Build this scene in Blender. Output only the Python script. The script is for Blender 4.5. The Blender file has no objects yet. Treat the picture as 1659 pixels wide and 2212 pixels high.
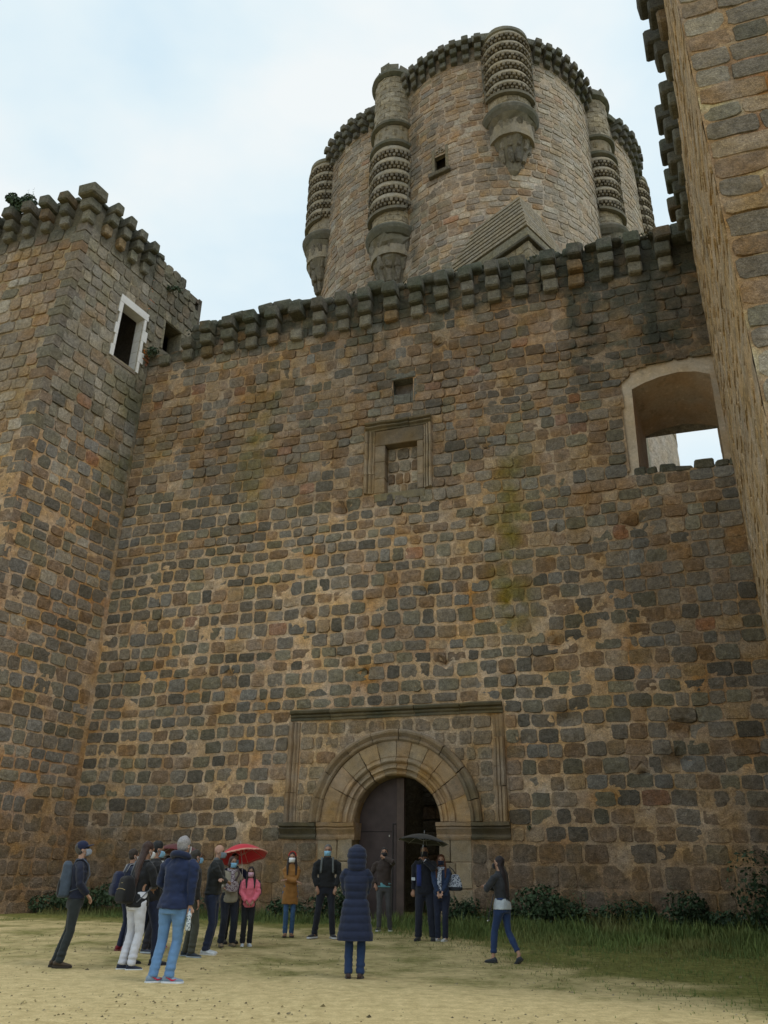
import bpy, bmesh, math, random
import numpy as np
from mathutils import Vector, Matrix

random.seed(7)
RNG = np.random.default_rng(7)
SC = bpy.context.scene
COL = SC.collection

# ------------------------------------------------------------------ camera
CAM_H = 1.35
PITCH = math.radians(24.5)
ROLL = math.radians(0.9)
cam_d = bpy.data.cameras.new('camera')
cam = bpy.data.objects.new('camera', cam_d)
COL.objects.link(cam)
cam.location = (0, 0, CAM_H)
cam_d.sensor_fit = 'VERTICAL'
cam_d.sensor_height = 36.0
cam_d.lens = 36.0 * 1720.0 / 2212.0
cam_d.clip_start = 0.1
cam_d.clip_end = 3000
cam.matrix_world = Matrix.Translation((0, 0, CAM_H)) @ Matrix.Rotation(math.pi / 2 + PITCH, 4, 'X') @ Matrix.Rotation(ROLL, 4, 'Z')
SC.camera = cam

# ------------------------------------------------------------------ world: overcast sky
SUN_EL, SUN_AZ = math.radians(58), math.radians(115)   # azimuth from +Y towards +X
world = bpy.data.worlds.new('World')
SC.world = world
world.use_nodes = True
nt = world.node_tree
for n in list(nt.nodes):
    nt.nodes.remove(n)
w_out = nt.nodes.new('ShaderNodeOutputWorld')
w_bg = nt.nodes.new('ShaderNodeBackground')
w_bg.inputs['Strength'].default_value = 0.1
sky = nt.nodes.new('ShaderNodeTexSky')
sky.sky_type = 'NISHITA'
sky.sun_disc = False
sky.sun_elevation = SUN_EL
sky.sun_rotation = SUN_AZ
sky.air_density = 1.2
sky.dust_density = 2.0
tc = nt.nodes.new('ShaderNodeTexCoord')
mp = nt.nodes.new('ShaderNodeMapping')
mp.inputs['Scale'].default_value = (1.0, 1.0, 1.9)
mp.inputs['Location'].default_value = (0.3, 0.1, 0.25)
n1 = nt.nodes.new('ShaderNodeTexNoise')
n1.inputs['Scale'].default_value = 2.2
n1.inputs['Detail'].default_value = 5
n1.inputs['Roughness'].default_value = 0.5
n1.inputs['Distortion'].default_value = 0.25
r1 = nt.nodes.new('ShaderNodeValToRGB')          # thin veil <-> dense bright cloud
r1.color_ramp.elements[0].position = 0.34
r1.color_ramp.elements[0].color = (6.9, 8.9, 10.2, 1)
r1.color_ramp.elements[1].position = 0.62
r1.color_ramp.elements[1].color = (9.9, 10.4, 10.4, 1)
e_ = r1.color_ramp.elements.new(0.5)
e_.color = (8.6, 9.9, 10.4, 1)
mixc = nt.nodes.new('ShaderNodeMix')
mixc.data_type = 'RGBA'
mixc.inputs[0].default_value = 0.88
nt.links.new(tc.outputs['Generated'], mp.inputs['Vector'])
nt.links.new(mp.outputs['Vector'], n1.inputs['Vector'])
nt.links.new(n1.outputs['Fac'], r1.inputs['Fac'])
nt.links.new(sky.outputs['Color'], mixc.inputs[6])
nt.links.new(r1.outputs['Color'], mixc.inputs[7])
nt.links.new(mixc.outputs[2], w_bg.inputs['Color'])
nt.links.new(w_bg.outputs['Background'], w_out.inputs['Surface'])

sun_d = bpy.data.lights.new('sun', 'SUN')
sun_d.energy = 1.2
sun_d.angle = math.radians(25)
sun_d.color = (1.0, 0.95, 0.88)
sun = bpy.data.objects.new('sun', sun_d)
COL.objects.link(sun)
sd = Vector((math.sin(SUN_AZ) * math.cos(SUN_EL), math.cos(SUN_AZ) * math.cos(SUN_EL), math.sin(SUN_EL)))
sun.rotation_euler = sd.to_track_quat('Z', 'Y').to_euler()
sun.location = sd * 80
SC.view_settings.view_transform = 'Standard'
SC.view_settings.look = 'None'
SC.view_settings.exposure = 0.0
SC.view_settings.gamma = 1.0
SC.view_settings.use_curve_mapping = False

# ------------------------------------------------------------------ small helpers
def tag(o, label=None, cat=None, group=None, kind=None):
    if label: o['label'] = label
    if cat: o['category'] = cat
    if group: o['group'] = group
    if kind: o['kind'] = kind
    return o

def empty(name, loc, label=None, cat=None, group=None, kind=None, rz=0.0):
    o = bpy.data.objects.new(name, None)
    COL.objects.link(o)
    o.location = loc
    o.rotation_euler = (0, 0, rz)
    o.empty_display_size = 0.3
    return tag(o, label, cat, group, kind)

def _h(ix, iy, iz, s):
    n = (ix.astype(np.int64) * 374761393 + iy.astype(np.int64) * 668265263 + iz.astype(np.int64) * 2147483647 + s * 974634777) & 0xffffffff
    n = ((n ^ (n >> 13)) * 1274126177) & 0xffffffff
    n = ((n ^ (n >> 16)) * 2246822519) & 0xffffffff
    return ((n ^ (n >> 15)) & 0xffffff) / float(0x7fffff) - 1.0

def vnoise(P, scale=1.0, seed=0):
    P = np.atleast_2d(np.asarray(P, float)) * scale
    i = np.floor(P); f = P - i; f = f * f * (3 - 2 * f)
    i = i.astype(np.int64)
    r = 0
    for dx in (0, 1):
        wx = f[:, 0] if dx else 1 - f[:, 0]
        for dy in (0, 1):
            wy = f[:, 1] if dy else 1 - f[:, 1]
            for dz in (0, 1):
                wz = f[:, 2] if dz else 1 - f[:, 2]
                r = r + wx * wy * wz * _h(i[:, 0] + dx, i[:, 1] + dy, i[:, 2] + dz, seed)
    return r

def fbm(P, scale=1.0, seed=0, oct=3):
    r = 0; a = 1.0; s = 0
    for k in range(oct):
        r = r + a * vnoise(P, scale * 2 ** k, seed + k * 17); s += a; a *= 0.5
    return r / s

def sst(a, b, x):
    t = np.clip((np.asarray(x, float) - a) / (b - a), 0, 1)
    return t * t * (3 - 2 * t)

def lerp(a, b, t):
    t = np.asarray(t)[..., None]
    return a * (1 - t) + np.asarray(b) * t

class MB:
    """collects geometry with a colour per vertex and links it as one mesh object"""
    def __init__(s):
        s.v = []; s.f = []; s.c = []
    def add(s, verts, faces, col=(0.5, 0.5, 0.5)):
        b = len(s.v)
        s.v.extend([tuple(map(float, p)) for p in verts])
        s.f.extend([tuple(b + i for i in f) for f in faces])
        if len(col) and hasattr(col[0], '__len__'):
            s.c.extend([tuple(map(float, c[:3])) for c in col])
        else:
            s.c.extend([tuple(map(float, col))] * len(verts))
        return s
    def mesh(s, name, smooth=False):
        me = bpy.data.meshes.new(name)
        me.from_pydata(s.v, [], s.f)
        me.update()
        a = me.color_attributes.new('col', 'FLOAT_COLOR', 'POINT')
        c = np.ones((len(s.v), 4), np.float32)
        if s.c: c[:, :3] = np.array(s.c, np.float32)
        a.data.foreach_set('color', c.ravel())
        if smooth:
            me.polygons.foreach_set('use_smooth', [True] * len(me.polygons))
        return me
    def build(s, name, mat, parent=None, smooth=False, **kw):
        o = bpy.data.objects.new(name, s.mesh(name, smooth))
        COL.objects.link(o)
        if mat: o.data.materials.append(mat)
        if parent is not None:
            o.parent = parent
            o.matrix_parent_inverse = parent_inv(parent)
        return tag(o, **kw)

def parent_inv(p):
    M = Matrix.LocRotScale(p.location, p.rotation_euler, p.scale)
    if p.parent: M = Matrix.LocRotScale(p.parent.location, p.parent.rotation_euler, p.parent.scale) @ p.matrix_parent_inverse @ M if False else M
    return M.inverted() if p.parent is None else Matrix.Identity(4)

# ------------------------------------------------------------------ materials
def nodes_of(m):
    m.use_nodes = True
    t = m.node_tree
    b = t.nodes['Principled BSDF']
    return t, b

def rock_material(name, bump=0.5, grain=0.3, fine=34.0, coarse=5.0, rough=0.93, pits=0.35):
    m = bpy.data.materials.new(name)
    t, b = nodes_of(m)
    N = t.nodes; L = t.links
    geo = N.new('ShaderNodeNewGeometry')
    at = N.new('ShaderNodeAttribute'); at.attribute_name = 'col'
    na = N.new('ShaderNodeTexNoise'); na.inputs['Scale'].default_value = coarse; na.inputs['Detail'].default_value = 6; na.inputs['Roughness'].default_value = 0.62
    nb = N.new('ShaderNodeTexNoise'); nb.inputs['Scale'].default_value = fine; nb.inputs['Detail'].default_value = 4; nb.inputs['Roughness'].default_value = 0.7
    vo = N.new('ShaderNodeTexVoronoi'); vo.inputs['Scale'].default_value = 24.0
    for n in (na, nb, vo): L.new(geo.outputs['Position'], n.inputs['Vector'])
    ra = N.new('ShaderNodeMapRange'); ra.inputs[1].default_value = 0.3; ra.inputs[2].default_value = 0.7; ra.inputs[3].default_value = 1 - grain; ra.inputs[4].default_value = 1 + grain
    rb = N.new('ShaderNodeMapRange'); rb.inputs[1].default_value = 0.3; rb.inputs[2].default_value = 0.7; rb.inputs[3].default_value = 1 - grain * 1.1; rb.inputs[4].default_value = 1 + grain * 1.1
    L.new(na.outputs['Fac'], ra.inputs[0]); L.new(nb.outputs['Fac'], rb.inputs[0])
    mu = N.new('ShaderNodeMath'); mu.operation = 'MULTIPLY'
    L.new(ra.outputs[0], mu.inputs[0]); L.new(rb.outputs[0], mu.inputs[1])
    vm = N.new('ShaderNodeVectorMath'); vm.operation = 'SCALE'
    L.new(at.outputs['Color'], vm.inputs[0]); L.new(mu.outputs[0], vm.inputs['Scale'])
    hu = N.new('ShaderNodeHueSaturation'); 
    nc = N.new('ShaderNodeTexNoise'); nc.inputs['Scale'].default_value = 1.3; nc.inputs['Detail'].default_value = 3
    L.new(geo.outputs['Position'], nc.inputs['Vector'])
    rc = N.new('ShaderNodeMapRange'); rc.inputs[1].default_value = 0.3; rc.inputs[2].default_value = 0.7; rc.inputs[3].default_value = 0.75; rc.inputs[4].default_value = 1.3
    L.new(nc.outputs['Fac'], rc.inputs[0]); L.new(rc.outputs[0], hu.inputs['Saturation']); L.new(vm.outputs[0], hu.inputs['Color'])
    li = N.new('ShaderNodeTexNoise'); li.inputs['Scale'].default_value = 2.7; li.inputs['Detail'].default_value = 9; li.inputs['Roughness'].default_value = 0.72
    L.new(geo.outputs['Position'], li.inputs['Vector'])
    lr = N.new('ShaderNodeMapRange'); lr.inputs[1].default_value = 0.56; lr.inputs[2].default_value = 0.68; lr.inputs[3].default_value = 0.0; lr.inputs[4].default_value = 0.42
    L.new(li.outputs['Fac'], lr.inputs[0])
    lm = N.new('ShaderNodeMix'); lm.data_type = 'RGBA'; lm.inputs[7].default_value = (0.075, 0.074, 0.056, 1)
    L.new(lr.outputs[0], lm.inputs[0]); L.new(hu.outputs['Color'], lm.inputs[6])
    sp = N.new('ShaderNodeTexNoise'); sp.inputs['Scale'].default_value = 95; sp.inputs['Detail'].default_value = 2
    L.new(geo.outputs['Position'], sp.inputs['Vector'])
    sr = N.new('ShaderNodeMapRange'); sr.inputs[1].default_value = 0.32; sr.inputs[2].default_value = 0.68; sr.inputs[3].default_value = 1 - grain * .9; sr.inputs[4].default_value = 1 + grain * .9
    L.new(sp.outputs['Fac'], sr.inputs[0])
    lv = N.new('ShaderNodeTexNoise'); lv.inputs['Scale'].default_value = 4.3; lv.inputs['Detail'].default_value = 8; lv.inputs['Roughness'].default_value = 0.7
    L.new(geo.outputs['Position'], lv.inputs['Vector'])
    l2 = N.new('ShaderNodeMapRange'); l2.inputs[1].default_value = 0.58; l2.inputs[2].default_value = 0.72; l2.inputs[3].default_value = 1.0; l2.inputs[4].default_value = 1.45
    L.new(lv.outputs['Fac'], l2.inputs[0])
    mm = N.new('ShaderNodeMath'); mm.operation = 'MULTIPLY'; L.new(sr.outputs[0], mm.inputs[0]); L.new(l2.outputs[0], mm.inputs[1])
    v2 = N.new('ShaderNodeVectorMath'); v2.operation = 'SCALE'
    L.new(lm.outputs[2], v2.inputs[0]); L.new(mm.outputs[0], v2.inputs['Scale'])
    L.new(v2.outputs[0], b.inputs['Base Color'])
    b.inputs['Roughness'].default_value = rough
    b.inputs['Specular IOR Level'].default_value = 0.2
    ad = N.new('ShaderNodeMath'); ad.operation = 'MULTIPLY_ADD'
    pr = N.new('ShaderNodeMapRange'); pr.inputs[1].default_value = 0.0; pr.inputs[2].default_value = 0.35; pr.inputs[3].default_value = 0.0; pr.inputs[4].default_value = pits
    L.new(vo.outputs['Distance'], pr.inputs[0])
    L.new(na.outputs['Fac'], ad.inputs[0]); ad.inputs[1].default_value = 1.4
    L.new(nb.outputs['Fac'], ad.inputs[2])
    a2 = N.new('ShaderNodeMath'); a2.operation = 'ADD'
    L.new(ad.outputs[0], a2.inputs[0]); L.new(pr.outputs[0], a2.inputs[1])
    bu = N.new('ShaderNodeBump'); bu.inputs['Strength'].default_value = bump; bu.inputs['Distance'].default_value = 0.035
    L.new(a2.outputs[0], bu.inputs['Height']); L.new(bu.outputs['Normal'], b.inputs['Normal'])
    return m

def plain_material(name, col, rough=0.8, var=0.12, scale=18.0, bump=0.15, metal=0.0, sheen=0.0, attr=False, weave=0.0):
    m = bpy.data.materials.new(name)
    t, b = nodes_of(m)
    N = t.nodes; L = t.links
    tcn = N.new('ShaderNodeTexCoord')
    no = N.new('ShaderNodeTexNoise'); no.inputs['Scale'].default_value = scale; no.inputs['Detail'].default_value = 5
    L.new(tcn.outputs['Object'], no.inputs['Vector'])
    mr = N.new('ShaderNodeMapRange'); mr.inputs[1].default_value = 0.3; mr.inputs[2].default_value = 0.7; mr.inputs[3].default_value = 1 - var; mr.inputs[4].default_value = 1 + var
    L.new(no.outputs['Fac'], mr.inputs[0])
    vm = N.new('ShaderNodeVectorMath'); vm.operation = 'SCALE'
    if attr:
        at = N.new('ShaderNodeAttribute'); at.attribute_name = 'col'
        L.new(at.outputs['Color'], vm.inputs[0])
    else:
        vm.inputs[0].default_value = col[:3]
    L.new(mr.outputs[0], vm.inputs['Scale'])
    L.new(vm.outputs[0], b.inputs['Base Color'])
    b.inputs['Roughness'].default_value = rough
    b.inputs['Metallic'].default_value = metal
    b.inputs['Specular IOR Level'].default_value = 0.3
    if sheen: b.inputs['Sheen Weight'].default_value = sheen
    bu = N.new('ShaderNodeBump'); bu.inputs['Strength'].default_value = bump; bu.inputs['Distance'].default_value = 0.02
    L.new(no.outputs['Fac'], bu.inputs['Height']); L.new(bu.outputs['Normal'], b.inputs['Normal'])
    return m

_cloth = {}
def cloth(col, rough=0.85, var=0.14, scale=14.0, bump=0.25):
    k = (tuple(col), rough, scale)
    if k not in _cloth:
        _cloth[k] = plain_material('fabric', col, rough, var, scale, bump, sheen=0.15)
    return _cloth[k]

M_STONE = rock_material('weathered_granite', bump=0.9, grain=0.33, coarse=8.0, fine=30.0)
M_MORTAR = rock_material('lime_mortar', bump=0.9, grain=0.3, fine=26.0, coarse=6.0, pits=0.2)
M_CARVED = rock_material('carved_granite', bump=0.35, grain=0.2, fine=40.0, coarse=4.0, pits=0.15)
M_PLASTER = rock_material('lime_plaster', bump=0.2, grain=0.1, fine=12.0, coarse=1.5, pits=0.05)

# ------------------------------------------------------------------ plan of the place (metres)
def vec(a): return np.array([math.sin(math.radians(a)), math.cos(math.radians(a))])
TH = math.radians(18.3)
W0 = np.array([0.538, 24.463])                       # middle of the gateway
WD = np.array([math.cos(TH), -math.sin(TH)])         # along the curtain wall, to the right
WN = np.array([math.sin(TH), math.cos(TH)])          # into the castle
S_L, S_R = -11.1, 10.5
WTOP = 22.1
LD = vec(28.5); LN = np.array([LD[1], -LD[0]])       # left tower's side face
J_L = W0 + WD * S_L
RD = vec(24.0); RN = np.array([-RD[1], RD[0]])       # right tower's side face (outward normal to the left)
R_0 = W0 + WD * S_R
RT = 12.6                                            # its length towards us
KC = np.array([40 * math.sin(math.radians(8.6)), 40 * math.cos(math.radians(8.6))])
KR = 9.5

def arr3(xy, z):
    return np.concatenate([xy, np.asarray(z)[:, None]], 1)

def curtain(u, z, d):
    u, z, d = map(lambda a: np.asarray(a, float), (u, z, d))
    return arr3(W0 + u[:, None] * WD - d[:, None] * WN, z)
def left_corner(z):                                  # how far the battered corner stands out from the junction
    return np.where(z < 18, 4.66 - 0.004 * z, 4.588 - 0.05 * (z - 18))
def left_side(u, z, d):                              # u = 0 at the corner, grows towards the curtain wall
    u, z, d = map(lambda a: np.asarray(a, float), (u, z, d))
    tcn = left_corner(z)
    t = tcn - u * (tcn / 4.66)
    return arr3(J_L - t[:, None] * LD + d[:, None] * LN, z)
def left_front(u, z, d):                             # u = 0 at the corner, grows to the left (negative x)
    u, z, d = map(lambda a: np.asarray(a, float), (u, z, d))
    c = J_L - left_corner(z)[:, None] * LD
    return arr3(c - u[:, None] * WD - d[:, None] * WN, z)
def right_side(u, z, d):                             # u = distance from the curtain wall towards us
    u, z, d = map(lambda a: np.asarray(a, float), (u, z, d))
    return arr3(R_0 - u[:, None] * RD + d[:, None] * RN, z)
def right_front(u, z, d):                            # u from the near corner to the right
    u, z, d = map(lambda a: np.asarray(a, float), (u, z, d))
    return arr3((R_0 - RT * RD) + u[:, None] * WD - d[:, None] * WN, z)
def keep_face(u, z, d):                              # u = arc length, 0 facing the camera, positive to the right
    u, z, d = map(lambda a: np.asarray(a, float), (u, z, d))
    a = u / KR
    q = (a + math.pi / 4) % (math.pi / 2) - math.pi / 4          # four swelling lobes meeting in grooves
    r = 3.9 * np.cos(q) + np.sqrt(6.2 ** 2 - (3.9 * np.sin(q)) ** 2) + d
    return np.stack([KC[0] + r * np.sin(a), KC[1] - r * np.cos(a), z], 1)

def in_view(P):
    x, y, z = P[:, 0], P[:, 1], P[:, 2] - CAM_H
    dep = y * math.cos(PITCH) + z * math.sin(PITCH)
    v = (-y * math.sin(PITCH) + z * math.cos(PITCH)) / dep * 1720
    u = x / dep * 1720
    return (dep > 0) & (np.abs(u) < 850) & (np.abs(v) < 1125)

# ------------------------------------------------------------------ masonry
PAL = dict(
    grey=(0.178, 0.150, 0.118), green=(0.165, 0.146, 0.106), brown=(0.220, 0.150, 0.096), dark=(0.122, 0.108, 0.088),
    tan=(0.270, 0.196, 0.126), rust=(0.230, 0.130, 0.082), pale=(0.290, 0.250, 0.196), blue=(0.172, 0.158, 0.138))
def pick(weights):
    ks = list(weights); w = [weights[k] for k in ks]
    c = np.array(PAL[random.choices(ks, w)[0]])
    return c * 1.12 * random.uniform(0.74, 1.22)

def stone_rows(z0, z1, h, jitter=0.2):
    zs = [z0]
    while zs[-1] < z1 - h * 0.5:
        zs.append(zs[-1] + h * random.uniform(1 - jitter, 1 + jitter))
    k = (z1 - z0) / (zs[-1] - z0)
    return [z0 + (z - z0) * k for z in zs]

def free_spans(u0, u1, blocked):
    spans = [(u0, u1)]
    for a, b in blocked:
        out = []
        for s, e in spans:
            if b <= s or a >= e: out.append((s, e)); continue
            if a > s: out.append((s, a))
            if b < e: out.append((b, e))
        spans = out
    return [(s, e) for s, e in spans if e - s > 0.1]

NRING = 12
_TH = np.radians(np.array([0, 37, 53, 90, 127, 143, 180, 217, 233, 270, 307, 323], float))
def stone_geo(face, ua, ub, za, zb, col, depth, wav, colfn, proud=0.0, rnd=6.0, seed=0, rim=0.05, dfn=None):
    """one rough-dressed stone: an uneven outline, splayed sides and a hewn, faceted face"""
    uc, zc = (ua + ub) / 2, (za + zb) / 2
    hu, hz = (ub - ua) / 2, (zb - za) / 2
    th = _TH + RNG.uniform(-0.09, 0.09, NRING)
    c, s = np.cos(th), np.sin(th)
    k = (np.abs(c) ** rnd + np.abs(s) ** rnd) ** (-1 / rnd)
    ou = c * k * hu + RNG.uniform(-0.022, 0.014, NRING)
    oz = s * k * hz + RNG.uniform(-0.020, 0.012, NRING)
    sk = RNG.uniform(-0.05, 0.05)
    ou = ou + sk * oz
    inset = 0.017
    inn = 1 - min(inset / max(hu, 0.03), 0.3), 1 - min(inset / max(hz, 0.03), 0.3)
    fd = depth + proud
    U = np.concatenate([uc + ou, uc + ou * inn[0], [uc + RNG.uniform(-.35, .35) * hu]])
    Z = np.concatenate([zc + oz, zc + oz * inn[1], [zc + RNG.uniform(-.35, .35) * hz]])
    tilt = RNG.uniform(-0.013, 0.013, 2)
    D = np.concatenate([np.full(NRING, -rim), fd + RNG.uniform(-0.009, 0.007, NRING), [fd + RNG.uniform(-0.004, 0.022)]])
    D = D + tilt[0] * (U - uc) / hu + tilt[1] * (Z - zc) / hz
    if dfn is not None: D = D + dfn(U, Z)
    Z = Z + wav(U, Z)
    P = face(U, Z, D)
    C = colfn(np.tile(np.asarray(col, float), (len(U), 1)), U, Z, P, True)
    n = NRING
    F = []
    for i in range(n):
        j = (i + 1) % n
        F += [(i, j, n + j, n + i), (n + i, n + j, 2 * n)]
    return P, F, C

def lay_masonry(face, parent, u0, u1, z0, z1, h, wmean, joint, blockfn, palette, colfn, wav, depth=0.03,
                limit=300, part='stone', flip=False, hfn=None, rowzs=None, rnd=(4.5, 11.0), endjit=0.0, missing=0.0, jz=1.0, wj=0.38, stuffname='masonry', dfn=None):
    zs = rowzs or stone_rows(z0, z1, h)
    out = []
    for a, b in zip(zs[:-1], zs[1:]):
        bl = blockfn(a, b)
        for s, e in free_spans(u0, u1, bl):
            L = e - s
            x = s
            ws = []
            while x < e - 0.05:
                w = wmean * random.choice((random.uniform(1 - wj, 1 + wj), random.uniform(0.75, 1.25)))
                ws.append(w); x += w
            k = L / sum(ws)
            x = s
            for w in ws:
                w *= k
                j0 = joint(x, a) if callable(joint) else joint
                j = j0 * random.uniform(0.55, 1.5)
                jv = j0 * jz * random.uniform(0.55, 1.5)
                if w - j > 0.09 and random.random() > missing:
                    dz = random.uniform(-0.012, 0.012)
                    pr = random.uniform(-0.008, 0.014) if random.random() > 0.07 else random.uniform(-0.04, -0.012)
                    out.append((x + j / 2, x + w - j / 2, a + jv / 2 + dz, b - jv / 2 + dz, pr))
                x += w
    cen = face([(o[0] + o[1]) / 2 for o in out], [(o[2] + o[3]) / 2 for o in out], [0] * len(out))
    dist2 = cen[:, 0] ** 2 + cen[:, 1] ** 2 + (cen[:, 2] - CAM_H) ** 2
    vis = in_view(cen)
    score = np.array([(o[1] - o[0]) * (o[3] - o[2]) for o in out]) / dist2 * np.where(vis, 1, 1e-3)
    order = set(np.argsort(-score)[:limit].tolist()) if limit else set()
    rest = MB()
    for i, o in enumerate(out):
        P, F, C = stone_geo(face, o[0], o[1], o[2], o[3], pick(palette(o[0], o[2])), depth, wav, colfn, o[4], random.uniform(*rnd), dfn=dfn)
        if flip: F = [f[::-1] for f in F]
        if i in order:
            MB().add(P, F, C).build(part, M_STONE, parent, smooth=False)
        else:
            rest.add(P, F, C)
    if rest.v:
        rest.build(stuffname, M_STONE, parent, smooth=False, kind='stuff')
    return len(out)

def sheet(face, parent, u0, u1, z0, z1, step, hole, dfn, cfn, mat, name, flip=False, kind=None):
    nu, nz = max(2, int(round((u1 - u0) / step)) + 1), max(2, int(round((z1 - z0) / step)) + 1)
    U, Z = np.meshgrid(np.linspace(u0, u1, nu), np.linspace(z0, z1, nz))
    U, Z = U.ravel(), Z.ravel()
    D = dfn(U, Z)
    P = face(U, Z, D)
    C = cfn(U, Z, P)
    idx = np.arange(nu * nz).reshape(nz, nu)
    a, b, c, d = idx[:-1, :-1].ravel(), idx[:-1, 1:].ravel(), idx[1:, 1:].ravel(), idx[1:, :-1].ravel()
    uc = (U[a] + U[c]) / 2; zc = (Z[a] + Z[c]) / 2
    keep = ~hole(uc, zc)
    F = np.stack([a, b, c, d], 1)[keep]
    if flip: F = F[:, ::-1]
    me = bpy.data.meshes.new(name)
    me.from_pydata(P.tolist(), [], F.tolist())
    at = me.color_attributes.new('col', 'FLOAT_COLOR', 'POINT')
    cc = np.ones((len(P), 4), np.float32); cc[:, :3] = C
    at.data.foreach_set('color', cc.ravel())
    me.polygons.foreach_set('use_smooth', [True] * len(me.polygons))
    o = bpy.data.objects.new(name, me)
    COL.objects.link(o)
    me.materials.append(mat)
    if parent is not None:
        o.parent = parent; o.matrix_parent_inverse = parent_inv(parent)
    if kind: o['kind'] = kind
    return o

HEX = [(0, 3, 2, 1), (4, 5, 6, 7), (0, 1, 5, 4), (1, 2, 6, 5), (2, 3, 7, 6), (3, 0, 4, 7)]
def rough_block(P8, bev=0.035, nz=0.012, col=(0.2, 0.18, 0.15), cuts=0, cfn=None, seed=0):
    """bevelled, slightly worn block from its eight corners -> verts, faces, colours"""
    bm = bmesh.new()
    vs = [bm.verts.new(p) for p in P8]
    for f in HEX: bm.faces.new([vs[i] for i in f])
    bmesh.ops.recalc_face_normals(bm, faces=bm.faces)
    if bev: bmesh.ops.bevel(bm, geom=list(bm.edges), offset=bev, segments=1, profile=0.5, affect='EDGES')
    if cuts: bmesh.ops.subdivide_edges(bm, edges=[e for e in bm.edges if e.calc_length() > 0.18], cuts=cuts, use_grid_fill=True)
    V = np.array([v.co[:] for v in bm.verts])
    if nz:
        V = V + np.stack([vnoise(V, 5.0, 11 + seed), vnoise(V, 5.0, 12 + seed), vnoise(V, 5.0, 13 + seed)], 1) * nz
        V = V + np.stack([vnoise(V, 1.7, 21 + seed), vnoise(V, 1.7, 22 + seed), vnoise(V, 1.7, 23 + seed)], 1) * nz
    bm.verts.index_update()
    F = [tuple(v.index for v in f.verts) for f in bm.faces]
    bm.free()
    C = np.tile(np.asarray(col, float), (len(V), 1))
    if cfn: C = cfn(C, V)
    return V, F, C

def face_box(face, ua, ub, za, zb, d0, d1, jit=0.0):
    j = lambda: random.uniform(-jit, jit)
    u = [ua + j(), ub + j(), ub + j(), ua + j()]
    z = [za + j(), za + j(), zb + j(), zb + j()]
    a = face(u, z, [d0] * 4); b = face(u, z, [d1 + j() for _ in range(4)])
    return np.concatenate([a, b])

def no_wave(U, Z): return 0.0 * U
def mossy(C, P, amt=0.55, seed=3):
    """grey-green lichen crust that mottles exposed cornice stones"""
    w = sst(-0.35, 0.45, fbm(P, 1.9, seed)) * amt
    return lerp(C, (0.072, 0.082, 0.062), w)

# ------------------------------------------------------------------ ground
def gz(x, y):
    return 0.02 * np.clip(np.asarray(y, float) - 13.5, 0, 8)

def wall_front(x):                                   # y of the curtain wall's face at x
    return W0[1] + (x - W0[0]) * WD[1] / WD[0]

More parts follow.
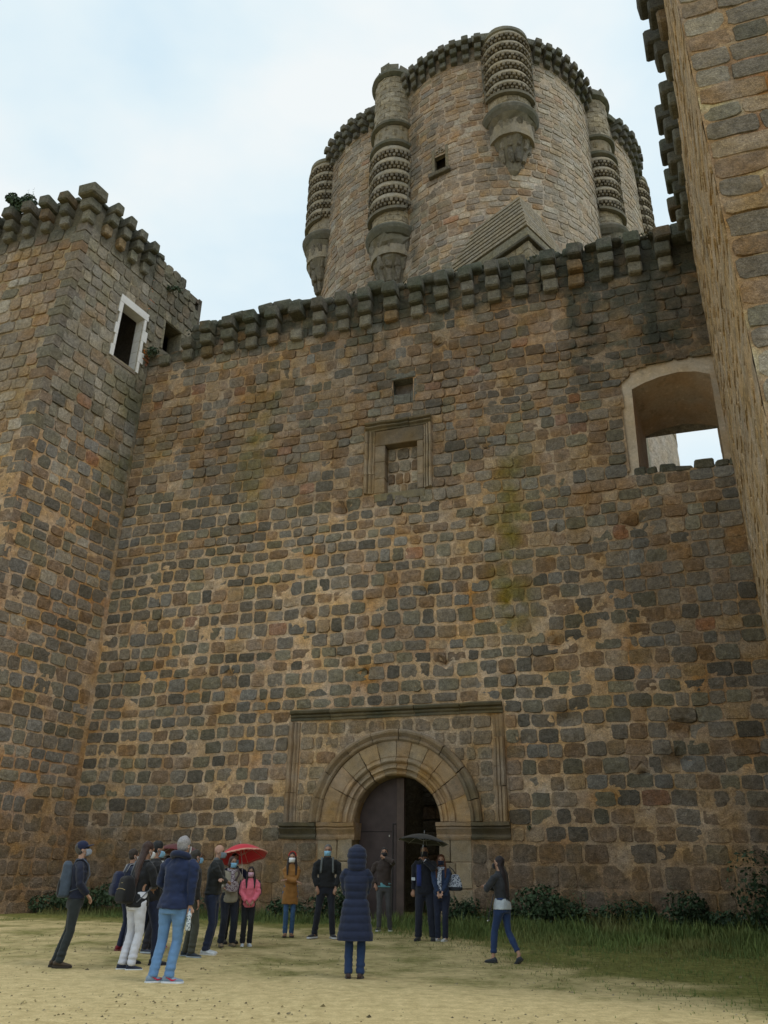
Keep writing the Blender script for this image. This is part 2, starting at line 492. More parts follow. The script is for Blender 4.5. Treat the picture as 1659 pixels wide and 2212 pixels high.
def build_ground():
    m = bpy.data.materials.new('sandy_ground')
    t, b = nodes_of(m)
    N = t.nodes; L = t.links
    geo = N.new('ShaderNodeNewGeometry')
    at = N.new('ShaderNodeAttribute'); at.attribute_name = 'col'
    big = N.new('ShaderNodeTexNoise'); big.inputs['Scale'].default_value = 0.9; big.inputs['Detail'].default_value = 7; big.inputs['Roughness'].default_value = 0.65
    fin = N.new('ShaderNodeTexNoise'); fin.inputs['Scale'].default_value = 45; fin.inputs['Detail'].default_value = 5; fin.inputs['Roughness'].default_value = 0.75
    mid = N.new('ShaderNodeTexNoise'); mid.inputs['Scale'].default_value = 6; mid.inputs['Detail'].default_value = 6; mid.inputs['Roughness'].default_value = 0.7
    for n in (big, fin, mid): L.new(geo.outputs['Position'], n.inputs['Vector'])
    sand = N.new('ShaderNodeValToRGB')
    sand.color_ramp.elements[0].position = 0.3; sand.color_ramp.elements[0].color = (0.43, 0.335, 0.16, 1)
    sand.color_ramp.elements[1].position = 0.68; sand.color_ramp.elements[1].color = (0.70, 0.565, 0.30, 1)
    L.new(mid.outputs['Fac'], sand.inputs['Fac'])
    green = N.new('ShaderNodeValToRGB')
    green.color_ramp.elements[0].position = 0.35; green.color_ramp.elements[0].color = (0.11, 0.115, 0.03, 1)
    green.color_ramp.elements[1].position = 0.7; green.color_ramp.elements[1].color = (0.27, 0.255, 0.08, 1)
    L.new(mid.outputs['Fac'], green.inputs['Fac'])
    # attribute red channel = how grassy; broken up with noise
    sep = N.new('ShaderNodeSeparateColor'); L.new(at.outputs['Color'], sep.inputs[0])
    add = N.new('ShaderNodeMath'); add.operation = 'ADD'
    sub = N.new('ShaderNodeMath'); sub.operation = 'SUBTRACT'; sub.inputs[1].default_value = 0.5
    L.new(big.outputs['Fac'], sub.inputs[0])
    sc = N.new('ShaderNodeMath'); sc.operation = 'MULTIPLY'; sc.inputs[1].default_value = 1.5
    L.new(sub.outputs[0], sc.inputs[0])
    s2 = N.new('ShaderNodeMath'); s2.operation = 'MULTIPLY_ADD'; s2.inputs[1].default_value = 1.1
    L.new(fin.outputs['Fac'], s2.inputs[0]); L.new(sc.outputs[0], s2.inputs[2])
    L.new(sep.outputs[0], add.inputs[0]); L.new(s2.outputs[0], add.inputs[1])
    mr = N.new('ShaderNodeMapRange'); mr.inputs[1].default_value = 0.85; mr.inputs[2].default_value = 1.25
    L.new(add.outputs[0], mr.inputs[0])
    mx = N.new('ShaderNodeMix'); mx.data_type = 'RGBA'
    L.new(mr.outputs[0], mx.inputs[0]); L.new(sand.outputs[0], mx.inputs[6]); L.new(green.outputs[0], mx.inputs[7])
    fr = N.new('ShaderNodeMapRange'); fr.inputs[1].default_value = 0.3; fr.inputs[2].default_value = 0.7; fr.inputs[3].default_value = 0.72; fr.inputs[4].default_value = 1.25
    L.new(fin.outputs['Fac'], fr.inputs[0])
    vm = N.new('ShaderNodeVectorMath'); vm.operation = 'SCALE'
    L.new(mx.outputs[2], vm.inputs[0]); L.new(fr.outputs[0], vm.inputs['Scale'])
    L.new(vm.outputs[0], b.inputs['Base Color'])
    b.inputs['Roughness'].default_value = 0.97; b.inputs['Specular IOR Level'].default_value = 0.15
    ad = N.new('ShaderNodeMath'); ad.operation = 'MULTIPLY_ADD'; ad.inputs[1].default_value = 2.0
    L.new(mid.outputs['Fac'], ad.inputs[0]); L.new(fin.outputs['Fac'], ad.inputs[2])
    bu = N.new('ShaderNodeBump'); bu.inputs['Strength'].default_value = 0.55; bu.inputs['Distance'].default_value = 0.03
    L.new(ad.outputs[0], bu.inputs['Height']); L.new(bu.outputs['Normal'], b.inputs['Normal'])
    # graded grid: fine near the camera's view, coarse to the horizon
    xs = np.concatenate([[-900, -300, -90, -45, -25], np.arange(-14, 14.01, 0.2), [25, 45, 90, 300, 900]])
    ys = np.concatenate([[-900, -300, -90, -30, -8], np.arange(0, 32.01, 0.2), [45, 90, 300, 900]])
    X, Y = np.meshgrid(xs, ys); X = X.ravel(); Y = Y.ravel()
    P0 = np.stack([X, Y, 0 * X], 1)
    Z = gz(X, Y) + np.where((np.abs(X) < 14) & (Y > 0) & (Y < 32), fbm(P0, 0.8, 5) * 0.025 + fbm(P0, 3.0, 6) * 0.012, 0)
    dw = (wall_front(X) - Y) * math.cos(TH)          # distance in front of the wall
    near_left = sst(6.6, 1.5, dw)
    right = sst(2.2, 7.0, X * 1.15 + Y * 0.42 - 5.0 + 0.8 * fbm(P0, 0.7, 9))
    g = np.maximum(near_left, right)
    g = np.maximum(g * 0.95, 0.12 + 0.3 * sst(10.8, 13.5, Y + 0.35 * X))
    g = np.where(dw < -0.2, 1.0, g)
    nx, ny = len(xs), len(ys)
    idx = np.arange(nx * ny).reshape(ny, nx)
    a, b_, c, d = idx[:-1, :-1].ravel(), idx[:-1, 1:].ravel(), idx[1:, 1:].ravel(), idx[1:, :-1].ravel()
    me = bpy.data.meshes.new('ground')
    me.from_pydata(np.stack([X, Y, Z], 1).tolist(), [], np.stack([a, b_, c, d], 1).tolist())
    atr = me.color_attributes.new('col', 'FLOAT_COLOR', 'POINT')
    cc = np.ones((len(X), 4), np.float32); cc[:, 0] = g; cc[:, 1] = g; cc[:, 2] = g
    atr.data.foreach_set('color', cc.ravel())
    me.polygons.foreach_set('use_smooth', [True] * len(me.polygons))
    o = bpy.data.objects.new('ground', me); COL.objects.link(o); me.materials.append(m)
    tag(o, 'sandy courtyard ground turning to short grass near the wall', kind='structure')
build_ground()

# ------------------------------------------------------------------ curtain wall
CW = empty('curtain_wall', (W0[0], W0[1], 0), 'tall rubble stone curtain wall with arched gateway and corbelled parapet', 'castle wall')
GCU, GCZ, GR = -0.08, 2.73, 1.29                     # gateway arch: centre and radius
OCU, OR = -0.13, 2.6                                 # outer archivolt
WIN = [(7.81, 12.88), (7.90, 15.92), (8.3, 16.10), (8.8, 16.24), (9.38, 16.31), (9.9, 16.24), (10.32, 16.06), (10.28, 12.88)]
WOUT = [(7.46, 12.80), (7.57, 16.22), (7.93, 16.62), (8.6, 16.78), (9.36, 16.85), (10.0, 16.80), (10.5, 16.70), (10.5, 12.80)]

def poly_span(poly, z):
    xs = []
    for (a, b), (c, d) in zip(poly, poly[1:] + poly[:1]):
        if (b <= z < d) or (d <= z < b):
            xs.append(a + (z - b) / (d - b) * (c - a))
    return (min(xs), max(xs)) if len(xs) > 1 else None

def curtain_blocked(a, b):
    m = (a + b) / 2
    out = []
    if m > 21.1: out.append((-12, -9.2))
    if a < 2.2: out.append((-2.46, 2.14))
    elif b < 2.70 and a < 2.66: out.append((-3.66, 3.26))
    elif 2.2 <= a < 2.62: out.append((-3.66, 3.26))
    if m >= 2.62 and m < 6.05:
        if m > 5.62: out.append((-3.55, 3.2))
        else:
            out += [(-3.55, -3.19), (2.85, 3.2)]
            r = OR ** 2 - (m - GCZ) ** 2
            if r > 0: out.append((OCU - math.sqrt(r) - 0.0, OCU + math.sqrt(r) + 0.0))
    if 13.25 < m < 16.1: out.append((-1.33, 1.16))
    if 16.75 < m < 17.9: out.append((-0.3, 0.52))
    s = poly_span(WOUT, m)
    if s: out.append((s[0], 11))
    return out

def curtain_hole(u, z):
    h = (z > 21.15) & (u < -9.25)
    h |= (np.abs(u - GCU) < GR + 0.13) & (z < 2.25)
    h |= (np.abs(u - GCU) < GR + 0.6) & (z >= 2.2) & (z < GCZ)
    h |= ((u - GCU) ** 2 + (z - GCZ) ** 2 < (1.97) ** 2)
    h |= (u > -0.56) & (u < 0.62) & (z > 13.28) & (z < 15.2)
    h |= (u > -0.3) & (u < 0.5) & (z > 16.8) & (z < 17.86)
    for i in np.where((u > 7.3) & (z > 12.8) & (z < 16.85))[0]:
        s = poly_span(WOUT, z[i])
        if s and s[0] + 0.02 < u[i] < s[1] + 0.2: h[i] = True
    return h

HOLES = [(-2.08, 12.88, .28), (4.9, 7.7, .26), (4.99, 5.48, .3), (8.09, 5.11, .34), (7.81, 4.27, .26), (3.71, 4.91, .1), (-5.89, 7.36, .12), (0.81, 9.65, .22),
         (1.45, 7.29, .14), (-3.08, 9.12, .14), (-1.09, 7.15, .12), (3.02, 14.55, .12), (1.40, 19.17, .2), (5.17, 11.31, .16), (7.46, 11.27, .24), (-0.9, 17.6, .08), (6.9, 3.9, .15),
         (-7.3, 9.0, .08), (2.6, 11.9, .1), (-4.2, 15.0, .07)]

def streaks(u, z, seed, su=1.3, sz=0.12):
    P = np.stack([u * su, z * sz, 0 * u], 1)
    return fbm(P, 1.0, seed, 4)

def curtain_tint(C, u, z, P, stone):
    P3 = np.stack([u, z, 0 * u], 1)
    n = fbm(P3, 0.5, 31)
    n2 = fbm(P3, 1.6, 41)
    # brown earth splash and smeared render at the foot
    w = sst(3.6, 1.2, z + n * 1.2) * 0.72
    C = lerp(C, np.array((0.178, 0.120, 0.074)) * (1 + 0.25 * n2[:, None]) * (1.0 if stone else 1.22), w)
    # warm iron staining in the middle of the wall and below the cornice
    w = sst(0.0, 0.6, n + 0.25) * sst(2.2, 5.5, z) * 0.25
    C = lerp(C, np.array((0.27, 0.145, 0.07)) * (0.85 if stone else 1.5), w * sst(14, 18.5, z + n) )
    # moss-yellow runs
    def run(uc, wd, za, zb, amt, seed):
        uu = u - uc - 0.25 * vnoise(np.stack([0 * u, z, 0 * u], 1), 0.6, seed)
        return np.exp(-(uu / wd) ** 2) * sst(za, za + 1.5, z) * sst(zb, zb - 2.5, z) * amt * sst(-0.5, 0.4, n2 + 0.1)
    w = run(3.75, .55, 7.4, 15.5, 0.85, 1) + run(-5.5, .6, 12.6, 20.5, 0.5, 2) + run(4.4, .25, 18.0, 20.3, 0.7, 3) + run(-9.9, .8, 15, 19, 0.3, 4)
    C = lerp(C, (0.155, 0.128, 0.02), np.clip(w, 0, 1))
    C = C * (1 + 0.28 * fbm(P3, 0.33, 171)[:, None])
    # dark lichen crust: parapet, streaks beneath it, the weathered bay right of centre
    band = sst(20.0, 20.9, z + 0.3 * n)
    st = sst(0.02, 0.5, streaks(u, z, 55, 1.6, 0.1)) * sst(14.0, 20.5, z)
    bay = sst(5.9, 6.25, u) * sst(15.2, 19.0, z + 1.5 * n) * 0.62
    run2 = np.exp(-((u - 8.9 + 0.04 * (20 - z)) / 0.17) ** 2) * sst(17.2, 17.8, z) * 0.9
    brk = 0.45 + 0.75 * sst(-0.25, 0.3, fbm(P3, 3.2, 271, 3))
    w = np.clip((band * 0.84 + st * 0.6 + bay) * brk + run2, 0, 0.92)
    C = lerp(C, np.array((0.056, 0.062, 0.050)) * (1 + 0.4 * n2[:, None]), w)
    sp = sst(-3.25, -3.05, u) * sst(2.95, 2.8, u) * sst(2.6, 2.7, z) * sst(5.8, 5.65, z)
    C = lerp(C, np.array((0.30, 0.225, 0.15)) * (1.0 if stone else 1.35), sp * 0.55)
    return C * (1 + 0.10 * fbm(P3, 0.22, 71)[:, None])

def curtain_mortar_depth(u, z):
    P3 = np.stack([u, z, 0 * u], 1)
    d = 0.010 + 0.017 * fbm(P3, 5.5, 7, 3) + 0.012 * fbm(P3, 0.6, 8, 2)
    d = d - 0.006 + 0.004 * sst(3.8, 2.0, z + fbm(P3, 0.5, 9)) + 0.010 * sst(0.15, 0.6, fbm(P3, 0.35, 19)) 
    d = d - 0.05 * sst(8, 14, z) * sst(0.0, 0.45, fbm(P3, 0.9, 12))     # raked-out dark joints higher up
    d = d - 0.06 * sst(0.35, 0.6, fbm(P3, 1.4, 312)) * sst(3.5, 5, z)
    for hu, hz_, r in HOLES:
        q = ((u - hu) / 1.25) ** 2 + (z - hz_) ** 2
        d = d - 0.3 * np.exp(-q / (r * 0.7) ** 2)
    d = d + 0.012 * np.exp(-((u - 0) / 6) ** 2) * 0
    return d

def curtain_mortar_col(u, z, P):
    P3 = np.stack([u, z, 0 * u], 1)
    n = fbm(P3, 1.1, 61)
    C = np.tile(np.array((0.500, 0.352, 0.222)), (len(u), 1))
    C = lerp(C, (0.60, 0.44, 0.29), sst(0.0, 0.5, n) * 0.5)
    C = lerp(C, (0.38, 0.20, 0.095), sst(0.05, 0.55, fbm(P3, 0.9, 66)) * (0.55 + 0.25 * sst(13, 18, z)))
    C = lerp(C, (0.24, 0.175, 0.115), sst(0.0, 0.5, fbm(P3, 0.5, 77)) * 0.5)
    C = lerp(C, (0.25, 0.185, 0.125), sst(9.5, 13.5, z + 0.35 * u + n) * 0.6)
    return curtain_tint(C, u, z, P, False)

def curtain_wave(U, Z):
    P = np.stack([U, Z * 0.6, 0 * U], 1)
    w = 0.05 * vnoise(P, 0.45, 91) + 0.03 * vnoise(P, 1.2, 92)
    k = 1.0
    # calm near the dressed openings
    for (a, b, c, d) in ((-3.9, 3.6, 2.0, 6.3), (-1.5, 1.4, 13.0, 18.1), (7.2, 10.6, 12.5, 17)):
        k = k * (1 - np.exp(-(np.clip(np.maximum(a - U, U - b), 0, 9) ** 2 + np.clip(np.maximum(c - Z, Z - d), 0, 9) ** 2) / 0.5))
    k = k * np.where(Z < 2.3, 0.35, 1)
    return w * k

def pal_curtain(u, z):
    if z > 13: return dict(grey=3, green=2, brown=3, dark=1.2, tan=2.2, rust=.35, blue=.6)
    if z < 3: return dict(grey=2, green=1, brown=3, dark=.6, tan=1)
    if u < -2: return dict(grey=5, green=3.4, brown=1.7, dark=1.6, tan=.3, blue=.8, rust=.05)
    return dict(grey=4, green=2.6, brown=2.6, dark=1.1, tan=.8, blue=.6, rust=.1)

def curtain_dent(u, z):
    d = 0 * u
    for hu, hz_, r in HOLES:
        q = ((u - hu) / 1.25) ** 2 + (z - hz_) ** 2
        d = d - 0.26 * np.exp(-q / (r * 0.72) ** 2)
    P3 = np.stack([u, z, 0 * u], 1)
    return d - 0.035 * sst(0.45, 0.75, fbm(P3, 1.1, 301)) * sst(6, 9, z)
def curtain_joint(u, z):
    w = float(sst(5.5, 1.5, u) * sst(14.5, 11.0, z) * sst(2.5, 4.0, z))
    return 0.017 + 0.038 * w + 0.016 * float(sst(3.5, 2.5, z))
rows = stone_rows(0.0, 2.2, 0.55, 0.1) + [2.62] + stone_rows(2.62, 5.66, 0.44, 0.08)[1:] + [6.05] + stone_rows(6.05, 13.25, 0.43)[1:] + stone_rows(13.25, 16.1, 0.43)[1:] + stone_rows(16.1, 16.78, 0.36)[1:] + stone_rows(16.78, 17.9, 0.38)[1:] + stone_rows(17.9, 22.0, 0.42)[1:]
n_st = lay_masonry(curtain, CW, S_L, S_R, 0, 22, 0.42, 0.58, curtain_joint, curtain_blocked, pal_curtain, curtain_tint, curtain_wave, depth=0.024, dfn=curtain_dent, rowzs=rows, flip=False, part='stone')
sheet(curtain, CW, S_L - 0.3, S_R + 0.1, -0.3, 22.02, 0.075, curtain_hole, curtain_mortar_depth, curtain_mortar_col, M_MORTAR, 'mortar')

# hidden bulk of the wall: back face, top walk, and the reveals that pierce it
def core_hole(u, z):
    h = (u > -1.9) & (u < 1.8) & (z < 4.3)
    for i in np.where((u > 7.6) & (z > 12.5) & (z < 16.0))[0]:
        if u[i] > 8.1 and z[i] > 12.7 and z[i] < 15.4: h[i] = True
    return h
sheet(lambda u, z, d: curtain(u, z, np.asarray(d, float) - 2.3), CW, S_L - 1, S_R + 3, 0, 21.9, 0.3, core_hole, lambda u, z: 0.03 * fbm(np.stack([u, z, 0 * u], 1), 1.2, 3),
      lambda u, z, P: np.tile((0.2, 0.17, 0.12), (len(u), 1)) * (1 + 0.3 * fbm(P, 0.8, 3)[:, None]), M_STONE, 'rear_face', flip=True)
top = MB()
nu = 90
us = np.linspace(-9.3, S_R + 0.1, nu)
dd = np.linspace(0.0, -2.3, 8)
U, Dp = np.meshgrid(us, dd); U = U.ravel(); Dp = Dp.ravel()
Pt = curtain(U, 22.02 + 0.06 * fbm(np.stack([U, Dp, 0 * U], 1), 1.4, 5) + 0.04, Dp)
ft = [(j * nu + i, j * nu + i + 1, (j + 1) * nu + i + 1, (j + 1) * nu + i) for j in range(7) for i in range(nu - 1)]
top.add(Pt, ft, mossy(np.tile((0.12, 0.11, 0.08), (len(Pt), 1)), Pt, 0.8)).build('wall_walk', M_STONE, CW, smooth=True)

# rough mossy coping stones along the top edge
x = -9.1
while x < S_R - 0.1:
    w = random.uniform(0.35, 0.8)
    hgt = random.uniform(0.10, 0.42) if x < 6.2 else random.uniform(0.02, 0.14)
    V, F, C = rough_block(face_box(curtain, x, min(x + w - 0.03, S_R), 21.9, 22.0 + hgt, -0.65, random.uniform(0.05, 0.42), 0.03), 0.07, 0.05, (0.10, 0.095, 0.075), seed=int(x * 10) & 63, cfn=lambda C, V: mossy(C, V, 0.8))
    MB().add(V, F, C).build('coping_stone', M_STONE, CW, smooth=True)
    x += w

# three-stone corbels
def corbel(face, parent, u, zb, hs, ps, w, base=(0.155, 0.14, 0.11), moss=0.6, name='corbel_stone', skip=(), flipseed=0):
    z = zb
    for k, (h, p) in enumerate(zip(hs, ps)):
        if k not in skip:
            ww = w * random.uniform(0.92, 1.08) * (1.06 if k == len(hs) - 1 else 1)
            du = random.uniform(-0.02, 0.02)
            col = np.array(base) * random.uniform(0.8, 1.25) * (1.25, 1.0, 0.75)[min(k, 2)]
            if random.random() < 0.12: col = col * np.array((1.25, 0.95, 0.72))
            V, F, C = rough_block(face_box(face, u - ww / 2 + du, u + ww / 2 + du, z + 0.008, z + h - 0.012, -0.15, p * random.uniform(0.93, 1.06), 0.015), 0.055, 0.018, col, seed=random.randint(0, 60),
                                  cfn=lambda C, V: mossy(C, V, moss * (0.55, 0.8, 1.1)[min(k, 2)]))
            MB().add(V, F, C).build(name, M_STONE, parent, smooth=False)
        z += h
for k in range(21):
    u = 9.52 - 0.985 * k + random.uniform(-0.05, 0.05)
    corbel(curtain, CW, u, 20.42 + random.uniform(-0.03, 0.03), (0.50, 0.50, 0.52), (0.27, 0.47, 0.68), 0.50, moss=0.85, skip=(1,) if k == 14 else (1, 2) if k == 20 else (2,) if k == 19 else ())

# gateway: voussoirs with their inner mouldings, hood mould, rectangular label mould, imposts, jambs
def carved_col(C, V, seed=0, moss=0.25):
    C = C * np.array((1.14, 1.0, 0.88)) * (1 + 0.24 * fbm(V, 1.6, 81 + seed)[:, None])
    w = sst(-0.1, 0.5, fbm(V, 1.1, 85 + seed)) * moss
    return lerp(C, (0.07, 0.078, 0.062), w)

def sweep_arc(parent, cu, cz, prof, a0, a1, n, col, name, moss=0.2, seed=0, shift=0.0):
    """profile = list of (radius, depth); closed ring of points swept between two angles (0 = right, pi = left)"""
    P = []; m = len(prof)
    for k in range(n + 1):
        a = a0 + (a1 - a0) * k / n
        r = np.array([p[0] for p in prof]); d = np.array([p[1] for p in prof])
        P.append(curtain(cu + r * math.cos(a), cz + r * math.sin(a), d + shift))
    P = np.concatenate(P)
    P = P + np.stack([vnoise(P, 4.0, 1 + seed), vnoise(P, 4.0, 2 + seed), vnoise(P, 4.0, 3 + seed)], 1) * 0.016
    F = []
    for k in range(n):
        for i in range(m):
            j = (i + 1) % m
            F.append((k * m + i, k * m + j, (k + 1) * m + j, (k + 1) * m + i))
    F.append(tuple(range(m))[::-1]); F.append(tuple(n * m + i for i in range(m)))
    C = carved_col(np.tile(np.array(col, float), (len(P), 1)), P, seed, moss)
    return MB().add(P, F, C).build(name, M_CARVED, parent)

inner = [(2.27, -0.05), (2.27, 0.045), (1.84, 0.045), (1.80, 0.02), (1.77, 0.075), (1.70, 0.085), (1.66, 0.05), (1.63, -0.02), (1.58, -0.03), (1.55, 0.015), (1.49, 0.02), (1.46, -0.05), (1.42, -0.08),
         (1.39, -0.035), (1.34, -0.04), (1.30, -0.10), (1.29, -0.16), (1.29, -0.75), (1.45, -0.78), (2.2, -0.2)]
angs = [0.0, 0.27, 0.52, 0.78, 1.02, 1.27, 1.53, 1.585, 1.86, 2.12, 2.40, 2.70, math.pi]
angs = [0.0, 0.33, 0.60, 0.86, 1.10, 1.34, 1.555, 1.83, 2.10, 2.38, 2.68, math.pi]
for i, (a, b) in enumerate(zip(angs[:-1], angs[1:])):
    base = np.array(random.choice([(0.33, 0.27, 0.185), (0.29, 0.25, 0.185), (0.33, 0.255, 0.165), (0.27, 0.22, 0.165)])) * random.uniform(0.88, 1.1)
    sweep_arc(CW, GCU, GCZ, inner, a + 0.006, b - 0.006, 5, base, 'voussoir', 0.12, i, random.uniform(-0.008, 0.008))
hood = [(2.265, -0.08), (2.265, 0.07), (2.31, 0.12), (2.36, 0.13), (2.39, 0.08), (2.42, 0.11), (2.49, 0.18), (2.55, 0.19), (2.60, 0.13), (2.61, 0.03), (2.61, -0.08)]
ha = [0.0, 0.24, 0.60, 0.92, 1.22, 1.5, 1.85, 2.2, 2.55, 2.86, math.pi]
for i, (a, b) in enumerate(zip(ha[:-1], ha[1:])):
    sweep_arc(CW, OCU, GCZ, hood, a + 0.004, b - 0.004, 6, np.array((0.235, 0.20, 0.15)) * random.uniform(0.85, 1.15), 'hood_mould', 0.45, 40 + i)

def moulding_bar(parent, ua, ub, za, zb, prof, vertical, col, name, flip=False, moss=0.3, seed=0):
    """profile (across, depth) with across 0..1 from inner edge to outer edge"""
    m = len(prof); n = 4
    P = []
    for k in range(n + 1):
        s = k / n
        ac = np.array([p[0] for p in prof]); d = np.array([p[1] for p in prof])
        if vertical: P.append(curtain(ua + (ub - ua) * ac, np.full(m, za + (zb - za) * s), d))
        else: P.append(curtain(np.full(m, ua + (ub - ua) * s), za + (zb - za) * ac, d))
    P = np.concatenate(P)
    P = P + np.stack([vnoise(P, 4.0, 1 + seed), vnoise(P, 4.0, 2 + seed), vnoise(P, 4.0, 3 + seed)], 1) * 0.018
    F = []
    for k in range(n):
        for i in range(m):
            j = (i + 1) % m
            F.append((k * m + i, k * m + j, (k + 1) * m + j, (k + 1) * m + i))
    F.append(tuple(range(m))[::-1]); F.append(tuple(n * m + i for i in range(m)))
    C = carved_col(np.tile(np.array(col, float), (len(P), 1)), P, seed, moss)
    return MB().add(P, F, C).build(name, M_CARVED, parent)
lab = [(0, -0.06), (0, 0.05), (0.18, 0.055), (0.24, 0.02), (0.36, 0.07), (0.5, 0.085), (0.56, 0.05), (0.66, 0.15), (0.85, 0.18), (1.0, 0.13), (1.0, -0.06)]
z = 2.66; i = 0
while z < 5.64:
    h = min(random.uniform(0.6, 0.95), 5.66 - z)
    if 5.66 - (z + h) < 0.25: h = 5.66 - z
    moulding_bar(CW, -3.20, -3.54, z, z + h - 0.012, lab, True, np.array((0.25, 0.205, 0.15)) * random.uniform(.85, 1.15), 'label_mould', moss=0.35, seed=i)
    z += h; i += 1
z = 2.66
for h in (1.0, 0.55, 0.8, 0.65):
    if h != 0.55 or True:
        moulding_bar(CW, 2.86, 3.19, z, z + h - 0.014, lab if h != 0.65 else [(a, d * 0.35 if d > 0 else d) for a, d in lab], True, np.array((0.25, 0.205, 0.15)) * random.uniform(.85, 1.15), 'label_mould', moss=0.3, seed=i)
    z += h; i += 1
u = -3.54
for w in (1.35, 1.2, 1.5, 1.4, 1.28):
    moulding_bar(CW, u, min(u + w - 0.012, 3.19), 5.70, 6.02, lab, False, np.array((0.125, 0.12, 0.09)) * random.uniform(.85, 1.15), 'label_mould', moss=0.75, seed=i)
    u += w; i += 1
imp = [(0, -0.06), (0, 0.07), (0.12, 0.10), (0.22, 0.10), (0.3, 0.05), (0.42, 0.09), (0.62, 0.17), (0.72, 0.12), (0.78, 0.2), (1.0, 0.21), (1.0, -0.06)]
moulding_bar(CW, -3.66, -2.50, 2.28, 2.72, [(a, d * 1.15 if d > 0 else d) for a, d in imp], False, (0.11, 0.105, 0.08), 'impost', moss=0.7, seed=60)
moulding_bar(CW, 2.17, 3.24, 2.28, 2.72, [(a, d * 1.15 if d > 0 else d) for a, d in imp], False, (0.125, 0.115, 0.09), 'impost', moss=0.6, seed=61)
moulding_bar(CW, -2.48, -1.31, 2.26, 2.72, [(a, d * .7 if d > 0 else -0.7) for a, d in imp], False, (0.29, 0.225, 0.155), 'impost', moss=0.25, seed=62)
moulding_bar(CW, 1.15, 2.15, 2.26, 2.72, [(a, d * .7 if d > 0 else -0.7) for a, d in imp], False, (0.29, 0.225, 0.155), 'impost', moss=0.25, seed=63)
for ua, ub in ((-2.46, -1.37), (1.21, 2.14)):
    z = -0.05
    for h in (0.55, 0.53, 0.66, 0.63):
        split = random.uniform(0.35, 0.65)
        um = ua + (ub - ua) * split
        inner_left = ua < 0
        for (p, q) in ((ua, um), (um, ub)):
            deep = -0.7 if ((q == ub) == inner_left) else -0.1
            V, F, C = rough_block(face_box(curtain, p + 0.008, q - 0.008, z + 0.006, z + h - 0.006, deep, 0.03 + random.uniform(-.012, .01), 0.006), 0.02, 0.010,
                                  np.array((0.27, 0.21, 0.14)) * random.uniform(0.8, 1.15), seed=random.randint(0, 60), cfn=lambda C, V: lerp(C * (1 + 0.2 * fbm(V, 1.6, 9)[:, None]), (0.17, 0.125, 0.075), sst(0.0, 0.6, fbm(V, 0.9, 19)) * 0.7))
            MB().add(V, F, C).build('jamb_stone', M_CARVED, CW)
        z += h

# gateway passage: side walls and vault behind the arch, thick enough to be dark
def passage():
    col = (0.13, 0.11, 0.08)
    P = []; n = 14
    for dpt in (-0.74, -2.4):
        pts = [(-1.75, -0.1), (-1.75, 2.9)] + [(GCU - 1.65 * math.cos(math.pi * k / n), 2.9 + 1.35 * math.sin(math.pi * k / n)) for k in range(1, n)] + [(1.62, 2.9), (1.62, -0.1)]
        P.append(curtain([p[0] for p in pts], [p[1] for p in pts], [dpt] * len(pts)))
    m = len(P[0]); P = np.concatenate(P)
    F = [(i, i + 1, m + i + 1, m + i) for i in range(m - 1)]
    MB().add(P, F, col).build('passage_lining', M_STONE, CW)
passage()

# steel-plated door leaf filling the left half of the arch, ajar edge beside it
M_DOOR = plain_material('brown_painted_door', (0.060, 0.042, 0.040), 0.62, 0.25, 3.0, 0.1)
M_DOOR_E = plain_material('brown_door_edge', (0.085, 0.058, 0.047), 0.6, 0.2, 4.0, 0.1)
M_DARK = plain_material('dark_iron', (0.02, 0.018, 0.017), 0.55, 0.2, 9.0, 0.1)
def door():
    d0, d1 = -0.62, -0.54
    n = 16
    pts = [(GCU - GR + 0.005, 0.03)] + [(GCU - (GR - 0.01) * math.cos(math.pi / 2 * k / n), GCZ + (GR - 0.01) * math.sin(math.pi / 2 * k / n)) for k in range(n)] + [(-0.03, 4.0), (-0.03, 0.03)]
    m = len(pts)
    u = [p[0] for p in pts]; zz = [p[1] for p in pts]
    P = np.concatenate([curtain(u, zz, [d1] * m), curtain(u, zz, [d0] * m)])
    F = [tuple(range(m))[::-1], tuple(m + i for i in range(m))] + [(i, (i + 1) % m, m + (i + 1) % m, m + i) for i in range(m)]
    d = MB().add(P, F).build('door', M_DOOR, CW, label='tall dark brown arched door leaf standing closed')
    def bx(name, ua, ub, za, zb, a, b, mat, par):
        V, F, C = rough_block(face_box(curtain, ua, ub, za, zb, a, b), 0.006, 0)
        return MB().add(V, F, C).build(name, mat, par)
    bx('meeting_stile', -0.19, 0.035, 0.03, 3.98, d0 - 0.02, d1 + 0.045, M_DOOR_E, d)
    bx('wicket_stile', -0.325, -0.295, 0.05, 2.72, d1, d1 + 0.02, M_DARK, d)
    bx('wicket_stile', -0.205, -0.192, 0.05, 2.72, d1, d1 + 0.03, M_DARK, d)
    bx('wicket_head', -0.325, -0.192, 2.70, 2.73, d1, d1 + 0.02, M_DARK, d)
    for zc in (1.25, 2.5): bx('sheet_seam', -1.34, -0.33, zc, zc + 0.012, d1, d1 + 0.006, M_DARK, d)
    bx('keyhole_plate', -0.44, -0.40, 2.36, 2.42, d1, d1 + 0.012, plain_material('worn_steel', (0.35, 0.33, 0.3), .4, .1, 9, .1, metal=.8), d)
door()
V, F, C = rough_block(face_box(curtain, -1.4, 1.28, 0.0, 0.22, -1.2, 0.28, 0.02), 0.03, 0.02, (0.24, 0.23, 0.15))
MB().add(V, F, C).build('threshold', M_CARVED, CW, smooth=False)

